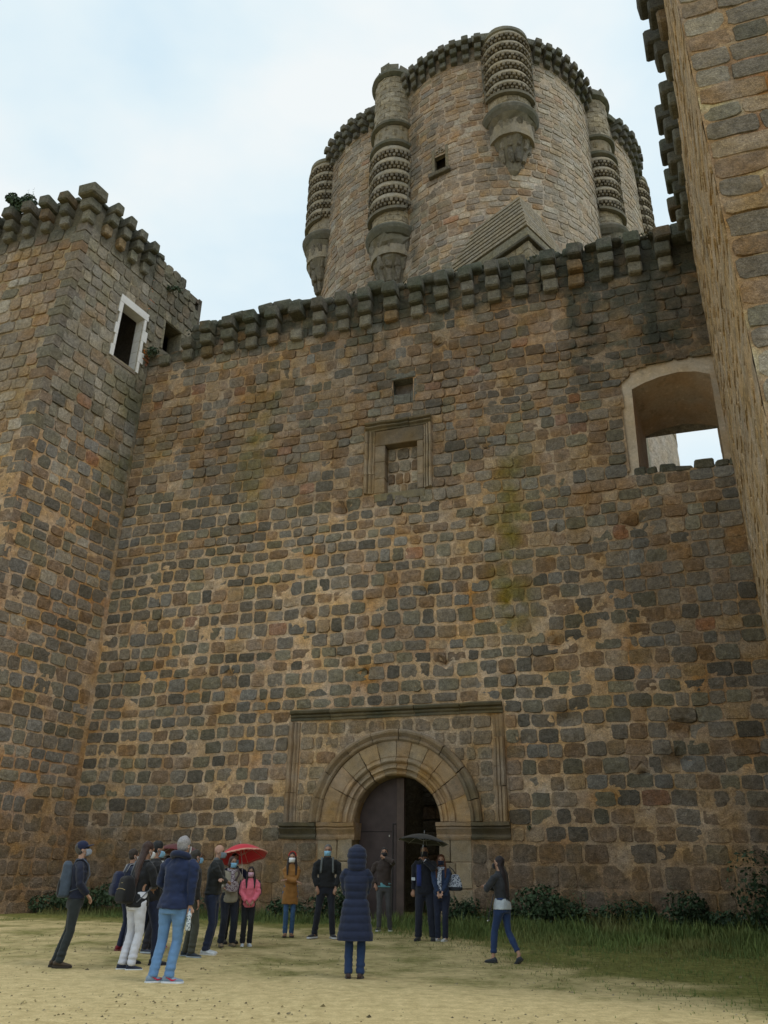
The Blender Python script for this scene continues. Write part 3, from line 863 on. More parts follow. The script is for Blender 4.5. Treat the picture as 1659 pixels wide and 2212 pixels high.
# niche with moulded frame and rubble blocking
niche_mould = [(0, -0.08), (0, 0.04), (0.14, 0.06), (0.2, 0.02), (0.36, 0.10), (0.5, 0.11), (0.6, 0.05), (0.72, 0.15), (0.9, 0.17), (1.0, 0.10), (1.0, -0.08)]
for ua, ub, par in ((-0.95, -1.30, 0), (0.86, 1.15, 1)):
    z = 13.30
    for h in (0.75, 0.62, 0.64, 0.46):
        moulding_bar(CW, ua, ub, z, z + h - 0.012, niche_mould, True, np.array((0.23, 0.20, 0.15)) * random.uniform(.85, 1.15), 'window_mould', moss=0.4, seed=100 + i); i += 1
        z += h
u = -1.30
for w in (0.85, 0.8, 0.8):
    moulding_bar(CW, u, min(u + w - 0.01, 1.15), 15.78, 16.10, [(a, d * 1.3 if d > 0 else d) for a, d in niche_mould], False, np.array((0.13, 0.12, 0.09)) * random.uniform(.85, 1.1), 'window_mould', moss=0.6, seed=110 + i); i += 1
    u += w
for ua, ub in ((-0.93, -0.56), (0.62, 0.84)):
    z = 13.3
    for h in (0.56, 0.66, 0.64):
        V, F, C = rough_block(face_box(curtain, ua, ub, z, z + h - 0.012, -0.5, 0.035, 0.004), 0.02, 0.008, np.array((0.22, 0.19, 0.145)) * random.uniform(.85, 1.15), seed=i, cfn=lambda C, V: carved_col(C, V, 2)); i += 1
        MB().add(V, F, C).build('window_jamb', M_CARVED, CW)
        z += h
V, F, C = rough_block(face_box(curtain, -0.93, 0.84, 15.17, 15.77, -0.5, 0.035, 0.004), 0.02, 0.008, (0.14, 0.12, 0.09), cuts=1, cfn=lambda C, V: carved_col(C, V, 3))
MB().add(V, F, C).build('window_lintel', M_CARVED, CW)
V, F, C = rough_block(face_box(curtain, -0.95, 0.9, 12.98, 13.29, -0.5, 0.04, 0.01), 0.02, 0.01, (0.17, 0.16, 0.11), cuts=1, cfn=lambda C, V: carved_col(C, V, 4))
MB().add(V, F, C).build('window_sill', M_CARVED, CW)
bk = lambda u, z, d: curtain(u, z, np.asarray(d, float) - 0.36)
sheet(bk, CW, -0.6, 0.66, 13.2, 15.25, 0.06, lambda u, z: np.zeros(len(u), bool), lambda u, z: 0.03 * fbm(np.stack([u, z, 0 * u], 1), 5, 3),
      lambda u, z, P: np.tile((0.46, 0.36, 0.27), (len(u), 1)) * (1 + 0.25 * fbm(P, 4, 3)[:, None]), M_MORTAR, 'blocking_mortar')
lay_masonry(bk, CW, -0.56, 0.62, 13.28, 15.17, 0.42, 0.42, 0.04, lambda a, b: [], lambda u, z: dict(grey=2, brown=2, tan=1, pale=1), lambda C, U, Z, P, s: C, no_wave, depth=0.04, part='blocking_stone', rnd=(4, 7))
# putlog recess above it
bk2 = lambda u, z, d: curtain(u, z, np.asarray(d, float) - 0.42)
sheet(bk2, CW, -0.36, 0.58, 16.7, 17.95, 0.08, lambda u, z: np.zeros(len(u), bool), lambda u, z: 0.02 * fbm(np.stack([u, z, 0 * u], 1), 5, 3),
      lambda u, z, P: np.tile((0.17, 0.14, 0.12), (len(u), 1)), M_MORTAR, 'recess_back')
for (a, b, c, d, e, f) in ((-0.28, 0.36, 16.80, 17.22, -0.4, -0.02), (0.37, 0.49, 16.80, 17.3, -0.4, -0.04), (-0.42, -0.3, 16.8, 17.85, -0.42, 0.01), (0.5, 0.64, 16.8, 17.8, -0.42, 0.01), (-0.38, 0.56, 17.84, 18.1, -0.42, 0.05)):
    V, F, C = rough_block(face_box(curtain, a, b, c, d, e, f, 0.01), 0.025, 0.012, (0.14, 0.135, 0.115), seed=random.randint(0, 50))
    MB().add(V, F, C).build('recess_stone', M_STONE, CW)

# big plastered window with splayed reveal, open to the sky
def big_window():
    back = [(8.16, 12.88), (8.22, 15.36), (8.6, 15.50), (8.9, 15.58), (9.45, 15.64), (9.95, 15.58), (10.62, 15.36), (10.62, 12.88)]
    m = len(WIN)
    def dens(poly, k=6):
        out = []
        for (a, b), (c, d) in zip(poly[:-1], poly[1:]):
            for j in range(k): out.append((a + (c - a) * j / k, b + (d - b) * j / k))
        return out + [poly[-1]]
    fr, bkp, ou = dens(WIN), dens(back), dens(WOUT)
    m = len(fr); n = 10
    P = []
    for k in range(n + 1):
        t = k / n
        P.append(curtain([a[0] * (1 - t) + b[0] * t for a, b in zip(fr, bkp)], [a[1] * (1 - t) + b[1] * t for a, b in zip(fr, bkp)], [-0.02 - 2.28 * t] * m))
    P = np.concatenate(P)
    F = [(k * m + i, (k + 1) * m + i, (k + 1) * m + i + 1, k * m + i + 1) for k in range(n) for i in range(m - 1)]
    C = np.tile((0.42, 0.32, 0.25), (len(P), 1)) * (1 + 0.12 * fbm(P, 1.0, 5)[:, None])
    w = empty('window', (0, 0, 0)); w.parent = CW; w.matrix_parent_inverse = parent_inv(CW)
    w['label'] = 'large arched window opening with plastered reveal'
    MB().add(P, F, C).build('reveal', M_PLASTER, w, smooth=True)
    # the band of render round the opening
    A = curtain([p[0] for p in ou], [p[1] for p in ou], [-0.075] * m)
    Bm = curtain([(p[0] + q[0]) / 2 for p, q in zip(ou, fr)], [(p[1] + q[1]) / 2 for p, q in zip(ou, fr)], [-0.05] * m)
    B = curtain([p[0] for p in fr], [p[1] for p in fr], [-0.02] * m)
    A0 = curtain([p[0] - (0.06 if p[0] < 9 else -0.06) for p in ou], [p[1] + 0.05 for p in ou], [0.02] * m)
    A0 = curtain([p[0] - (0.14 if p[0] < 9 else -0.1) for p in ou], [p[1] + 0.12 for p in ou], [-0.11] * m)
    P = np.concatenate([A0, A, Bm, B])
    P = P + (vnoise(P, 2.5, 4) * 0.012)[:, None] * np.array([-WN[0], -WN[1], 0])
    F = [(r * m + i, r * m + i + 1, (r + 1) * m + i + 1, (r + 1) * m + i) for r in range(3) for i in range(m - 1)]
    C = np.tile((0.46, 0.37, 0.275), (len(P), 1)) * (1 + 0.15 * fbm(P, 1.5, 6)[:, None])
    MB().add(P, F, C).build('render_band', M_PLASTER, w, smooth=True)
    # rubble sill
    x = 7.6
    while x < 10.6:
        wd = random.uniform(0.35, 0.62)
        V, F, C = rough_block(face_box(curtain, x, x + wd - 0.03, 12.72, 12.96 + random.uniform(-0.05, 0.16), -2.25, 0.03, 0.03), 0.05, 0.03, (0.12, 0.11, 0.08), cuts=1, seed=int(x * 7) & 31, cfn=lambda C, V: mossy(C, V, 0.7))
        MB().add(V, F, C).build('sill_stone', M_STONE, w)
        x += wd
big_window()

# ------------------------------------------------------------------ castle interior glimpsed through the gate
GP = empty('gatehouse_passage', (W0[0] + WN[0] * 2.5, W0[1] + WN[1] * 2.5, 0), 'dark inner stone wall and steps seen through the open half of the gateway', 'gatehouse')
inn = lambda u, z, d: curtain(u, z, np.asarray(d, float) - 7.0)
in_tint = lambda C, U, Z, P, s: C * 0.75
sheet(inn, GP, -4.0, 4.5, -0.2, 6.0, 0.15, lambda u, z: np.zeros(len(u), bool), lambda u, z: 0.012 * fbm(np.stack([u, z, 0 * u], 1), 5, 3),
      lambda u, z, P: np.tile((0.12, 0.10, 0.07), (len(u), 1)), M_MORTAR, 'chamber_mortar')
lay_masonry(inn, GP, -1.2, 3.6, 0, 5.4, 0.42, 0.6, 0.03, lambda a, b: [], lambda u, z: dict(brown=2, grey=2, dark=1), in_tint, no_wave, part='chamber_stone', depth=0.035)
def slab(name, pts, z0, z1, mat, par, col=(0.14, 0.12, 0.09)):
    n = len(pts)
    V = [(p[0], p[1], z0) for p in pts] + [(p[0], p[1], z1) for p in pts]
    F = [tuple(range(n))[::-1], tuple(n + i for i in range(n))] + [(i, (i + 1) % n, n + (i + 1) % n, n + i) for i in range(n)]
    return MB().add(V, F, col).build(name, mat, par)
def cpt(u, d): return W0 + WD * u - WN * d
slab('shade_wall', [cpt(-4.4, -2.35), cpt(-3.9, -2.35), cpt(-3.9, -7.6), cpt(-4.4, -7.6)], -0.1, 6.0, M_STONE, GP)  # unseen flanking walls, added to keep the inner wall in shade
slab('shade_wall', [cpt(4.4, -2.35), cpt(4.9, -2.35), cpt(4.9, -4.2), cpt(4.4, -4.2)], -0.1, 6.0, M_STONE, GP)
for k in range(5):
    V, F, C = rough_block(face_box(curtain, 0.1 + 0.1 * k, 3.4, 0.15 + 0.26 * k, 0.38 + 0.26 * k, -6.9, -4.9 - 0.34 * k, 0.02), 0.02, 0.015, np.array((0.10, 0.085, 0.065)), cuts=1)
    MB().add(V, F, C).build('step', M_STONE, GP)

# ------------------------------------------------------------------ left tower
LT = empty('square_tower', (J_L[0] - LD[0] * 4.6, J_L[1] - LD[1] * 4.6, 0), 'square stone tower at the left with corbelled top and a white framed window', 'tower')
LTOP = 25.1
def lt_tint_side(C, u, z, P, stone):
    P3 = np.stack([u, z, 0 * u], 1); n = fbm(P3, 0.6, 131); n2 = fbm(P3, 1.5, 133)
    C = lerp(C, np.array((0.33, 0.30, 0.235)) * (1 + .25 * n2[:, None]), sst(15, 19, z + 1.5 * n) * 0.45 * (0.7 if stone else 1.0))
    C = lerp(C, np.array((0.18, 0.122, 0.075)) * (1.0 if stone else 1.2), sst(4.6, 1.6, z + n) * 0.7)
    mo = sst(2.2, 4.2, u) * sst(21.5, 19, z) * sst(11, 15, z) * sst(-0.3, 0.4, n2) * 0.6
    C = lerp(C, (0.10, 0.098, 0.03), mo)
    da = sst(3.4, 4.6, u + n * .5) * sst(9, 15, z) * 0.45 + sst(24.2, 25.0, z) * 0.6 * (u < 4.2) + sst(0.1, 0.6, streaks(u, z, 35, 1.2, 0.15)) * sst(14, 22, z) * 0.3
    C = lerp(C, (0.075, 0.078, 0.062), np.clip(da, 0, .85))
    C = lerp(C, (0.24, 0.15, 0.08), sst(3.9, 4.5, u) * sst(9, 4, z) * sst(1, 2, z) * 0.45)
    return C
def lt_tint_front(C, u, z, P, stone):
    P3 = np.stack([u, z, 0 * u], 1); n = fbm(P3, 0.6, 141)
    C = lerp(C, (0.28, 0.21, 0.14), sst(0, .6, n) * 0.45)
    C = lerp(C, np.array((0.15, 0.11, 0.07)), sst(4.2, 1.2, z + n) * 0.7)
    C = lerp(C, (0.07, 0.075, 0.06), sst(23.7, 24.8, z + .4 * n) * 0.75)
    return C
LWIN = (2.72, 4.00, 20.05, 22.62)                     # white framed window: u0,u1,z0,z1 in side-face coordinates
LWIN2 = (5.29, 6.38, 21.9, 23.4)
def lt_block_side(a, b):
    m = (a + b) / 2
    out = [(-0.1, 0.45 if int(m * 2.2) % 2 else 0.28)]
    if LWIN[2] - 0.3 < m < LWIN[3] + 0.42: out.append((LWIN[0] - 0.22, LWIN[1] + 0.22))
    if LWIN2[2] - 0.1 < m < LWIN2[3] + 0.1: out.append((LWIN2[0], LWIN2[1]))
    if m < 22.0: out.append((4.5, 9))
    return out
def lt_top(u):                                        # ruined silhouette of the wall head beyond the last corbel
    return np.where(u < 4.1, 26.3, 26.3 - 0.25 * (u - 4.1) - 0.9 * sst(6.3, 6.9, u) - 1.6 * sst(7.0, 7.3, u) + 0.12 * np.sin(u * 9))
def lt_hole_side(u, z):
    h = (u > LWIN[0]) & (u < LWIN[1]) & (z > LWIN[2]) & (z < LWIN[3])
    h |= (u > LWIN2[0]) & (u < LWIN2[1]) & (z > LWIN2[2]) & (z < LWIN2[3])
    h |= z > lt_top(u)
    return h
def lt_depth(seedo):
    def f(u, z):
        P3 = np.stack([u, z, 0 * u], 1)
        d = 0.012 + 0.017 * fbm(P3, 5.5, 7 + seedo, 3) + 0.012 * fbm(P3, 0.6, 8 + seedo, 2) - 0.026 * sst(15, 18, z)
        d = d - 0.12 * sst(0.35, 0.6, fbm(P3, 1.3, 88 + seedo)) * sst(12, 17, z) * 0.3
        return d + 0.01 * sst(5, 3, z)
    return f
def lt_mcol(tint, upper):
    def f(u, z, P):
        P3 = np.stack([u, z, 0 * u], 1)
        C = np.tile(np.array((0.45, 0.31, 0.185)), (len(u), 1))
        C = lerp(C, (0.38, 0.20, 0.10), sst(0.0, 0.5, fbm(P3, 0.9, 66)) * .6)
        C = lerp(C, upper, sst(14.5, 17.5, z + fbm(P3, .6, 3)) * 0.8)
        return tint(C, u, z, P, False)
    return f
pal_l = lambda u, z: dict(grey=4, green=3, brown=1.6, dark=.5, pale=3.5 if z > 14 else .5, tan=1.5 if z > 14 else .3, blue=1, rust=.1)
rows_l = stone_rows(0, 14, 0.43) + stone_rows(14, LTOP - 0.2, 0.52)[1:]
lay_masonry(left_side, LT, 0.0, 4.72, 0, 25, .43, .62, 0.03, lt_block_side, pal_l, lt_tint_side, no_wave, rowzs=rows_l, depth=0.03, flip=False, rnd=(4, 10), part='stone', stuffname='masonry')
lay_masonry(left_side, LT, 4.05, 7.1, 22.3, 26.3, .5, .6, 0.04, lambda a, b: ([(LWIN2[0], LWIN2[1])] if LWIN2[2] - .1 < (a + b) / 2 < LWIN2[3] + .1 else []) + ([(6.3, 9)] if (a + b) / 2 > 25.7 else []) + ([(4.0, 4.7)] if (a + b) / 2 < 25 else []),
            pal_l, lt_tint_side, no_wave, depth=0.03, rnd=(3, 6), part='upper_stone', stuffname='masonry')
sheet(left_side, LT, -0.0, 7.3, -0.3, 26.25, 0.09, lt_hole_side, lt_depth(0), lt_mcol(lt_tint_side, (0.17, 0.15, 0.11)), M_MORTAR, 'mortar')
pal_f = lambda u, z: dict(grey=2, green=1, brown=4, dark=.2, tan=4, pale=1.5, rust=.2)
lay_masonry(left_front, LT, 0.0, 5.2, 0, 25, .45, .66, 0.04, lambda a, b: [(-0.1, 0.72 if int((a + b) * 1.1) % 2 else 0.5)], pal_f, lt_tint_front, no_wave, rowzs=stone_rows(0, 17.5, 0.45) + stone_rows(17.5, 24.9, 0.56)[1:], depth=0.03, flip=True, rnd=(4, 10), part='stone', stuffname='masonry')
sheet(left_front, LT, 0.0, 9.0, -0.3, 26.25, 0.1, lambda u, z: z > 30, lt_depth(5), lt_mcol(lt_tint_front, (0.30, 0.24, 0.16)), M_MORTAR, 'mortar', flip=True)
# quoins wrapping the corner
zq = -0.1; kq = 0
while zq < 24.85:
    h = random.uniform(0.42, 0.56) if zq > 14 else random.uniform(0.38, 0.5)
    ls, lf = (0.42, 0.68) if kq % 2 else (0.26, 0.46)
    if 14 < zq: ls *= 1.25
    zt = zq + h - 0.02
    pr = 0.018
    def q(z):
        c = (J_L - float(left_corner(np.array([z]))[0]) * LD)
        o = c + LN * pr - WN * pr
        return [o, c - WD * lf - WN * pr, c - WD * lf * 0.8 + LD * ls * 0.6 + WN * .05, c + LD * ls + LN * pr]
    a, b = q(zq), q(zt)
    P8 = np.array([(p[0], p[1], zq) for p in a] + [(p[0], p[1], zt) for p in b])
    cq = np.array(PAL[random.choice(['grey', 'brown', 'green', 'brown', 'grey'])]) * random.uniform(.85, 1.1)
    V, F, C = rough_block(P8, 0.02, 0.014, cq, seed=kq & 31, cfn=lambda C, V: lerp(C, (0.15, 0.11, 0.07), sst(4, 1.5, V[:, 2]) * .6))
    MB().add(V, F, C).build('quoin', M_STONE, LT)
    zq += h; kq += 1
# corbels of the tower: three stacked blocks, a big triple block on the corner
for k in range(4):
    corbel(left_side, LT, 0.98 + 0.80 * k, 24.85 - 0.08 * k, (0.52, 0.50, 0.52), (0.28, 0.50, 0.70), 0.42, base=(0.17, 0.16, 0.125), moss=0.55)
for k in range(9):
    corbel(left_front, LT, 0.98 + 0.92 * k, 24.8, (0.52, 0.50, 0.52), (0.26, 0.46, 0.66), 0.44, base=(0.14, 0.125, 0.10), moss=0.8)
c25 = J_L - float(left_corner(np.array([25.0]))[0]) * LD
for k, (zb, h, p) in enumerate(((24.9, 0.50, 0.22), (25.42, 0.50, 0.42), (25.94, 0.52, 0.66))):
    wv = 0.24 + 0.03 * k
    dg = (LN - WN); dg = dg / np.linalg.norm(dg)
    o = c25 + LN * p * 0.72 - WN * p * 0.72
    a = [o, o - WD * (wv + p * .75), c25 - WD * .35 + LD * .35, o + LD * (wv + p * .75)]
    P8 = np.array([(q_[0], q_[1], zb) for q_ in a] + [(q_[0], q_[1], zb + h) for q_ in a])
    V, F, C = rough_block(P8, 0.06, 0.02, np.array((0.17, 0.155, 0.12)) * (1.2 - 0.15 * k), cuts=1, cfn=lambda C, V: mossy(C, V, 0.5))
    MB().add(V, F, C).build('corner_corbel', M_STONE, LT)
# wall behind the corbels up to the lost parapet, plus the ragged wall head
for k in range(9):
    u = -0.1 + 0.52 * k
    V, F, C = rough_block(face_box(left_side, u, u + 0.5, 26.2, 26.42 + random.uniform(-.1, .12), -0.7, 0.12, 0.05), 0.05, 0.03, (0.11, 0.11, 0.085), cfn=lambda C, V: mossy(C, V, .7), seed=k)
    MB().add(V, F, C).build('coping_stone', M_STONE, LT)
for k in range(12):
    u = 0.1 + 0.6 * k
    V, F, C = rough_block(face_box(left_front, u, u + 0.57, 26.2, 26.4 + random.uniform(-.1, .1), -0.7, 0.1, 0.05), 0.05, 0.03, (0.10, 0.10, 0.08), cfn=lambda C, V: mossy(C, V, .8), seed=k)
    MB().add(V, F, C).build('coping_stone', M_STONE, LT)
for k in range(6):
    u = 4.15 + 0.5 * k
    zt = float(lt_top(np.array([u + .2]))[0])
    V, F, C = rough_block(face_box(left_side, u, u + 0.48, zt - 0.55, zt + 0.05, -0.9, 0.05, 0.06), 0.06, 0.04, (0.17, 0.16, 0.12), cuts=1, cfn=lambda C, V: mossy(C, V, .5), seed=k + 9)
    MB().add(V, F, C).build('ruined_wall_head', M_STONE, LT)
for k, zz_ in enumerate(np.arange(22.1, 25.2, 0.52)):
    V, F, C = rough_block(face_box(left_side, 6.95, 7.3 + 0.1 * (k % 2), zz_, zz_ + 0.49, -0.9, 0.045, 0.03), 0.04, 0.03, (0.2, 0.19, 0.15), seed=k + 29, cfn=lambda C, V: mossy(C, V, .3))
    MB().add(V, F, C).build('end_quoin', M_STONE, LT)
# body behind the faces so no light leaks through
def hull(name, par, pts, z0, z1, col, mat=M_STONE): return slab(name, pts, z0, z1, mat, par, col)
cA = J_L - 4.0 * LD
hull('tower_core', LT, [cA - LN * 1.0, J_L + LD * 3.2 - LN * 1.0, J_L + LD * 3.2 - LN * 8, cA - LN * 9], -0.3, 19.5, (0.12, 0.1, 0.08))
hull('tower_floor', LT, [cA - LN * 0.15, J_L + LD * 2.7 - LN * 0.15, J_L + LD * 2.7 - LN * 8, cA - LN * 9], 25.8, 26.0, (0.12, 0.1, 0.08))
hull('partition', LT, [J_L - LD * 0.1 - LN * 0.12, J_L + LD * 0.2 - LN * 0.12, J_L + LD * 0.2 - LN * 8, J_L - LD * 0.1 - LN * 8], 19.5, 26.0, (0.1, 0.085, 0.07))
hull('tower_rear', LT, [cA - LN * 8, J_L + LD * 3 - LN * 8, J_L + LD * 3 - LN * 8.4, cA - LN * 8.4], 19.4, 26.1, (0.1, 0.085, 0.07))
hull('tower_rear', LT, [J_L + LD * 2.55 - LN * .15, J_L + LD * 2.75 - LN * .15, J_L + LD * 3.1 - LN * 8.0, J_L + LD * 2.8 - LN * 8], 19.4, 26.1, (0.14, 0.125, 0.10))
# white limestone window frame: lintel, jamb blocks
M_WHITE = plain_material('pale_new_limestone', (0.62, 0.61, 0.60), 0.8, 0.06, 6.0, 0.15)
wf = empty('window', (0, 0, 0)); wf.parent = LT; wf.matrix_parent_inverse = parent_inv(LT)
wf['label'] = 'narrow window framed in new white limestone'
def wbox(ua, ub, za, zb, d0, d1, name, mat=M_WHITE, par=wf):
    V, F, C = rough_block(face_box(left_side, ua, ub, za, zb, d0, d1, 0.0), 0.008, 0.0, (0.6, 0.6, 0.6))
    return MB().add(V, F, C).build(name, mat, par)
wbox(LWIN[0] - 0.20, LWIN[1] + 0.22, LWIN[3], LWIN[3] + 0.36, -0.45, 0.055, 'lintel')
zz_ = LWIN[2] - 0.1
for k in range(5):
    h = (LWIN[3] - LWIN[2] + 0.1) / 5
    wl, wr = (0.12, 0.30) if k % 2 else (0.21, 0.14)
    wbox(LWIN[0] - wl, LWIN[0], zz_, zz_ + h - 0.006, -0.45, 0.05, 'jamb_block')
    wbox(LWIN[1], LWIN[1] + wr, zz_, zz_ + h - 0.006, -0.45, 0.05, 'jamb_block')
    zz_ += h
wbox(LWIN[0] - 0.05, LWIN[1] + 0.05, LWIN[2] - 0.22, LWIN[2] - 0.1, -0.9, 0.02, 'sill', plain_material('old_sill', (0.16, 0.13, 0.1)))
w2 = empty('window', (0, 0, 0)); w2.parent = LT; w2.matrix_parent_inverse = parent_inv(LT)
w2['label'] = 'plain dark square window without a frame'
for (a, b, c, d) in ((LWIN2[0] - .16, LWIN2[0], LWIN2[2], LWIN2[3]), (LWIN2[1], LWIN2[1] + .3, LWIN2[2], LWIN2[3]), (LWIN2[0] - .2, LWIN2[1] + .25, LWIN2[3], LWIN2[3] + .35)):
    V, F, C = rough_block(face_box(left_side, a, b, c, d, -0.8, 0.03, 0.0), 0.02, 0.01, (0.2, 0.18, 0.13), cuts=1)
    MB().add(V, F, C).build('reveal_stone', M_STONE, w2)
# strip of exposed thin brick between the windows
for k in range(16):
    zb = 23.05 + k * 0.115
    for s in range(2):
        a = 4.12 + 0.16 * s + random.uniform(-.02, .02)
        V, F, C = rough_block(face_box(left_side, a, a + random.uniform(.12, .16), zb, zb + 0.07, -0.2, random.uniform(-.02, .05), 0.006), 0.008, 0.006, np.array((0.34, 0.14, 0.075)) * random.uniform(.75, 1.2))
        MB().add(V, F, C).build('brick', M_STONE, LT)
for k in range(7):
    V, F, C = rough_block(face_box(left_side, 4.25 + random.uniform(-.03, .05), 4.55 + random.uniform(0, .1), 20.55 + k * 0.1, 20.62 + k * 0.1, -0.2, random.uniform(0, .06), 0.006), 0.008, 0.006, np.array((0.34, 0.14, 0.075)) * random.uniform(.75, 1.2))
    MB().add(V, F, C).build('brick', M_STONE, LT)

# ------------------------------------------------------------------ right tower
RTW = empty('near_tower', tuple(R_0 - RD * RT) + (0,), 'huge near stone tower cut off by the right edge of the frame', 'tower')
def rt_tint(C, u, z, P, stone):
    P3 = np.stack([u, z, 0 * u], 1); n = fbm(P3, 0.8, 171)
    C = lerp(C, (0.24, 0.20, 0.13), sst(0, .5, n) * .3)
    return C
def rs_tint(C, u, z, P, stone):
    P3 = np.stack([u * .5, z * 2.0, 0 * u], 1); n = fbm(P3, 1.0, 181)
    C = lerp(C, (0.60, 0.44, 0.27), 0.6 + 0.25 * n)
    return lerp(C, (0.09, 0.085, 0.06), sst(0.1, .6, fbm(P3, 2.1, 184)) * .35)
rt_d = lambda u, z: 0.006 + 0.02 * fbm(np.stack([u, z, 0 * u], 1), 4.5, 7, 3) - 0.014 * sst(0, .5, fbm(np.stack([u, z, 0 * u], 1), .9, 27))
def rt_mc(u, z, P):
    P3 = np.stack([u, z, 0 * u], 1)
    C = np.tile(np.array((0.36, 0.245, 0.15)), (len(u), 1))
    C = lerp(C, (0.50, 0.42, 0.27), sst(0.25, .6, fbm(P3, 1.4, 66)))
    return lerp(C, (0.34, 0.16, 0.08), sst(0.1, .5, fbm(P3, 1.0, 67)) * .6)
pal_r = lambda u, z: dict(grey=4, green=3, brown=2.2, tan=1.5, pale=2.5, blue=1)
lay_masonry(right_front, RTW, 0.02, 4.2, 0, 20.2, .44, .85, 0.022, lambda a, b: [], pal_r, rt_tint, lambda U, Z: 0.03 * vnoise(np.stack([U, Z, 0 * U], 1), .7, 5), depth=0.02, rnd=(7, 14), part='stone', jz=1.1, stuffname='masonry')
sheet(right_front, RTW, 0.0, 9.0, -0.3, 22.0, 0.09, lambda u, z: z > 30, rt_d, rt_mc, M_MORTAR, 'mortar')
lay_masonry(right_side, RTW, 0.0, RT - 0.02, 0, 20.2, .5, .8, 0.04, lambda a, b: [], lambda u, z: dict(tan=4, brown=2, grey=1.5), rs_tint, no_wave, depth=0.014, flip=True, rnd=(6, 12), part='stone', stuffname='masonry')
sheet(right_side, RTW, -9.0, RT, -0.3, 22.0, 0.14, lambda u, z: (z > 20.6) & (u < -0.5) & (u > -0.5), rt_d, lambda u, z, P: rs_tint(rt_mc(u, z, P), u, z, P, False), M_MORTAR, 'mortar', flip=True)
for k in range(12):
    u = 11.6 - 1.25 * k
    if -6.5 < u: corbel(right_side, RTW, u, 20.35, (0.5, 0.5, 0.6), (0.2, 0.38, 0.58), 0.62, base=(0.12, 0.115, 0.095), moss=0.8, skip=(2,) if k == 4 else (0, 1) if k == 9 else ())
for k in range(3):
    corbel(right_front, RTW, 0.9 + 1.1 * k, 20.35, (0.5, 0.5, 0.6), (0.34, 0.6, 0.84), 0.6, base=(0.14, 0.125, 0.10), moss=0.7)
rc = R_0 - RD * RT
hull('tower_core', RTW, [rc + WD * .3 + WN * .3, rc + WD * 9 + WN * .3, rc + WD * 9 + WN * 20, R_0 + RD * 8.8 - RN * .3], -0.3, 21.9, (0.12, 0.1, 0.08))

# ------------------------------------------------------------------ keep
KP = empty('keep', (KC[0], KC[1], 0), 'great round stone keep with scaled corner turrets rising behind the wall', 'castle keep')
def kp_tint(C, u, z, P, stone):
    P3 = np.stack([u, z, 0 * u], 1); n = fbm(P3, 0.3, 211); n2 = fbm(P3, 1.0, 213)
    C = lerp(C, np.array((0.33, 0.205, 0.125)) * (1 + .2 * n2[:, None]), np.exp(-((u + 2.5) / 2.6) ** 2) * sst(28, 31, z) * .28)
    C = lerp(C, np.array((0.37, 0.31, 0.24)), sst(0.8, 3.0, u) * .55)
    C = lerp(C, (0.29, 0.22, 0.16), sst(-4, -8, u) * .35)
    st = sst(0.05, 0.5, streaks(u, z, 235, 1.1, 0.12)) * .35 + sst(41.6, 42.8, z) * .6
    for ua in (-5.0, 6.3): st = st + np.exp(-((u - ua) / .35) ** 2) * .6
    return lerp(C * np.array((1.20, 1.22, 1.26)), (0.085, 0.085, 0.07), np.clip(st * (.5 + .7 * sst(-.25, .3, fbm(P3, 2.4, 377))), 0, .85))
pal_k = lambda u, z: dict(grey=4, brown=3, tan=3, pale=2, rust=.25, blue=.6, green=1)
KWIN = (-3.62, -3.02, 34.7, 35.95)
def kp_block(a, b):
    m = (a + b) / 2
    return [(KWIN[0] - .12, KWIN[1] + .12)] if KWIN[2] - .3 < m < KWIN[3] + .6 else []
lay_masonry(keep_face, KP, -16.4, 15.4, 22.5, 42.6, .42, .66, 0.035, kp_block, pal_k, kp_tint, no_wave, depth=0.035, rnd=(4, 8), limit=300, part='stone', stuffname='masonry')
sheet(keep_face, KP, -17, 17, 15, 43.4, 0.22, lambda u, z: (u > KWIN[0]) & (u < KWIN[1]) & (z > KWIN[2]) & (z < KWIN[3]),
      lambda u, z: 0.006 + 0.014 * fbm(np.stack([u, z, 0 * u], 1), 2.2, 7, 3), lambda u, z, P: kp_tint(lerp(np.tile(np.array((0.38, 0.30, 0.225)), (len(u), 1)), (0.20, 0.17, 0.135), sst(0, .5, fbm(P, .8, 9)) * .6), u, z, P, False), M_MORTAR, 'mortar')
sheet(lambda u, z, d: keep_face(u, z, np.asarray(d, float) - 0.9), KP, -29.8, 29.8, 0, 43.6, 0.9, lambda u, z: z > 60, lambda u, z: 0 * u, lambda u, z, P: np.tile((0.14, 0.12, 0.09), (len(u), 1)), M_STONE, 'keep_core')
# roof disc
pts = keep_face(np.linspace(-29.84, 29.84, 48, endpoint=False), np.full(48, 43.0), np.full(48, -0.4))
MB().add(pts, [tuple(range(48))], (0.14, 0.12, 0.09)).build('keep_roof', M_STONE, KP)
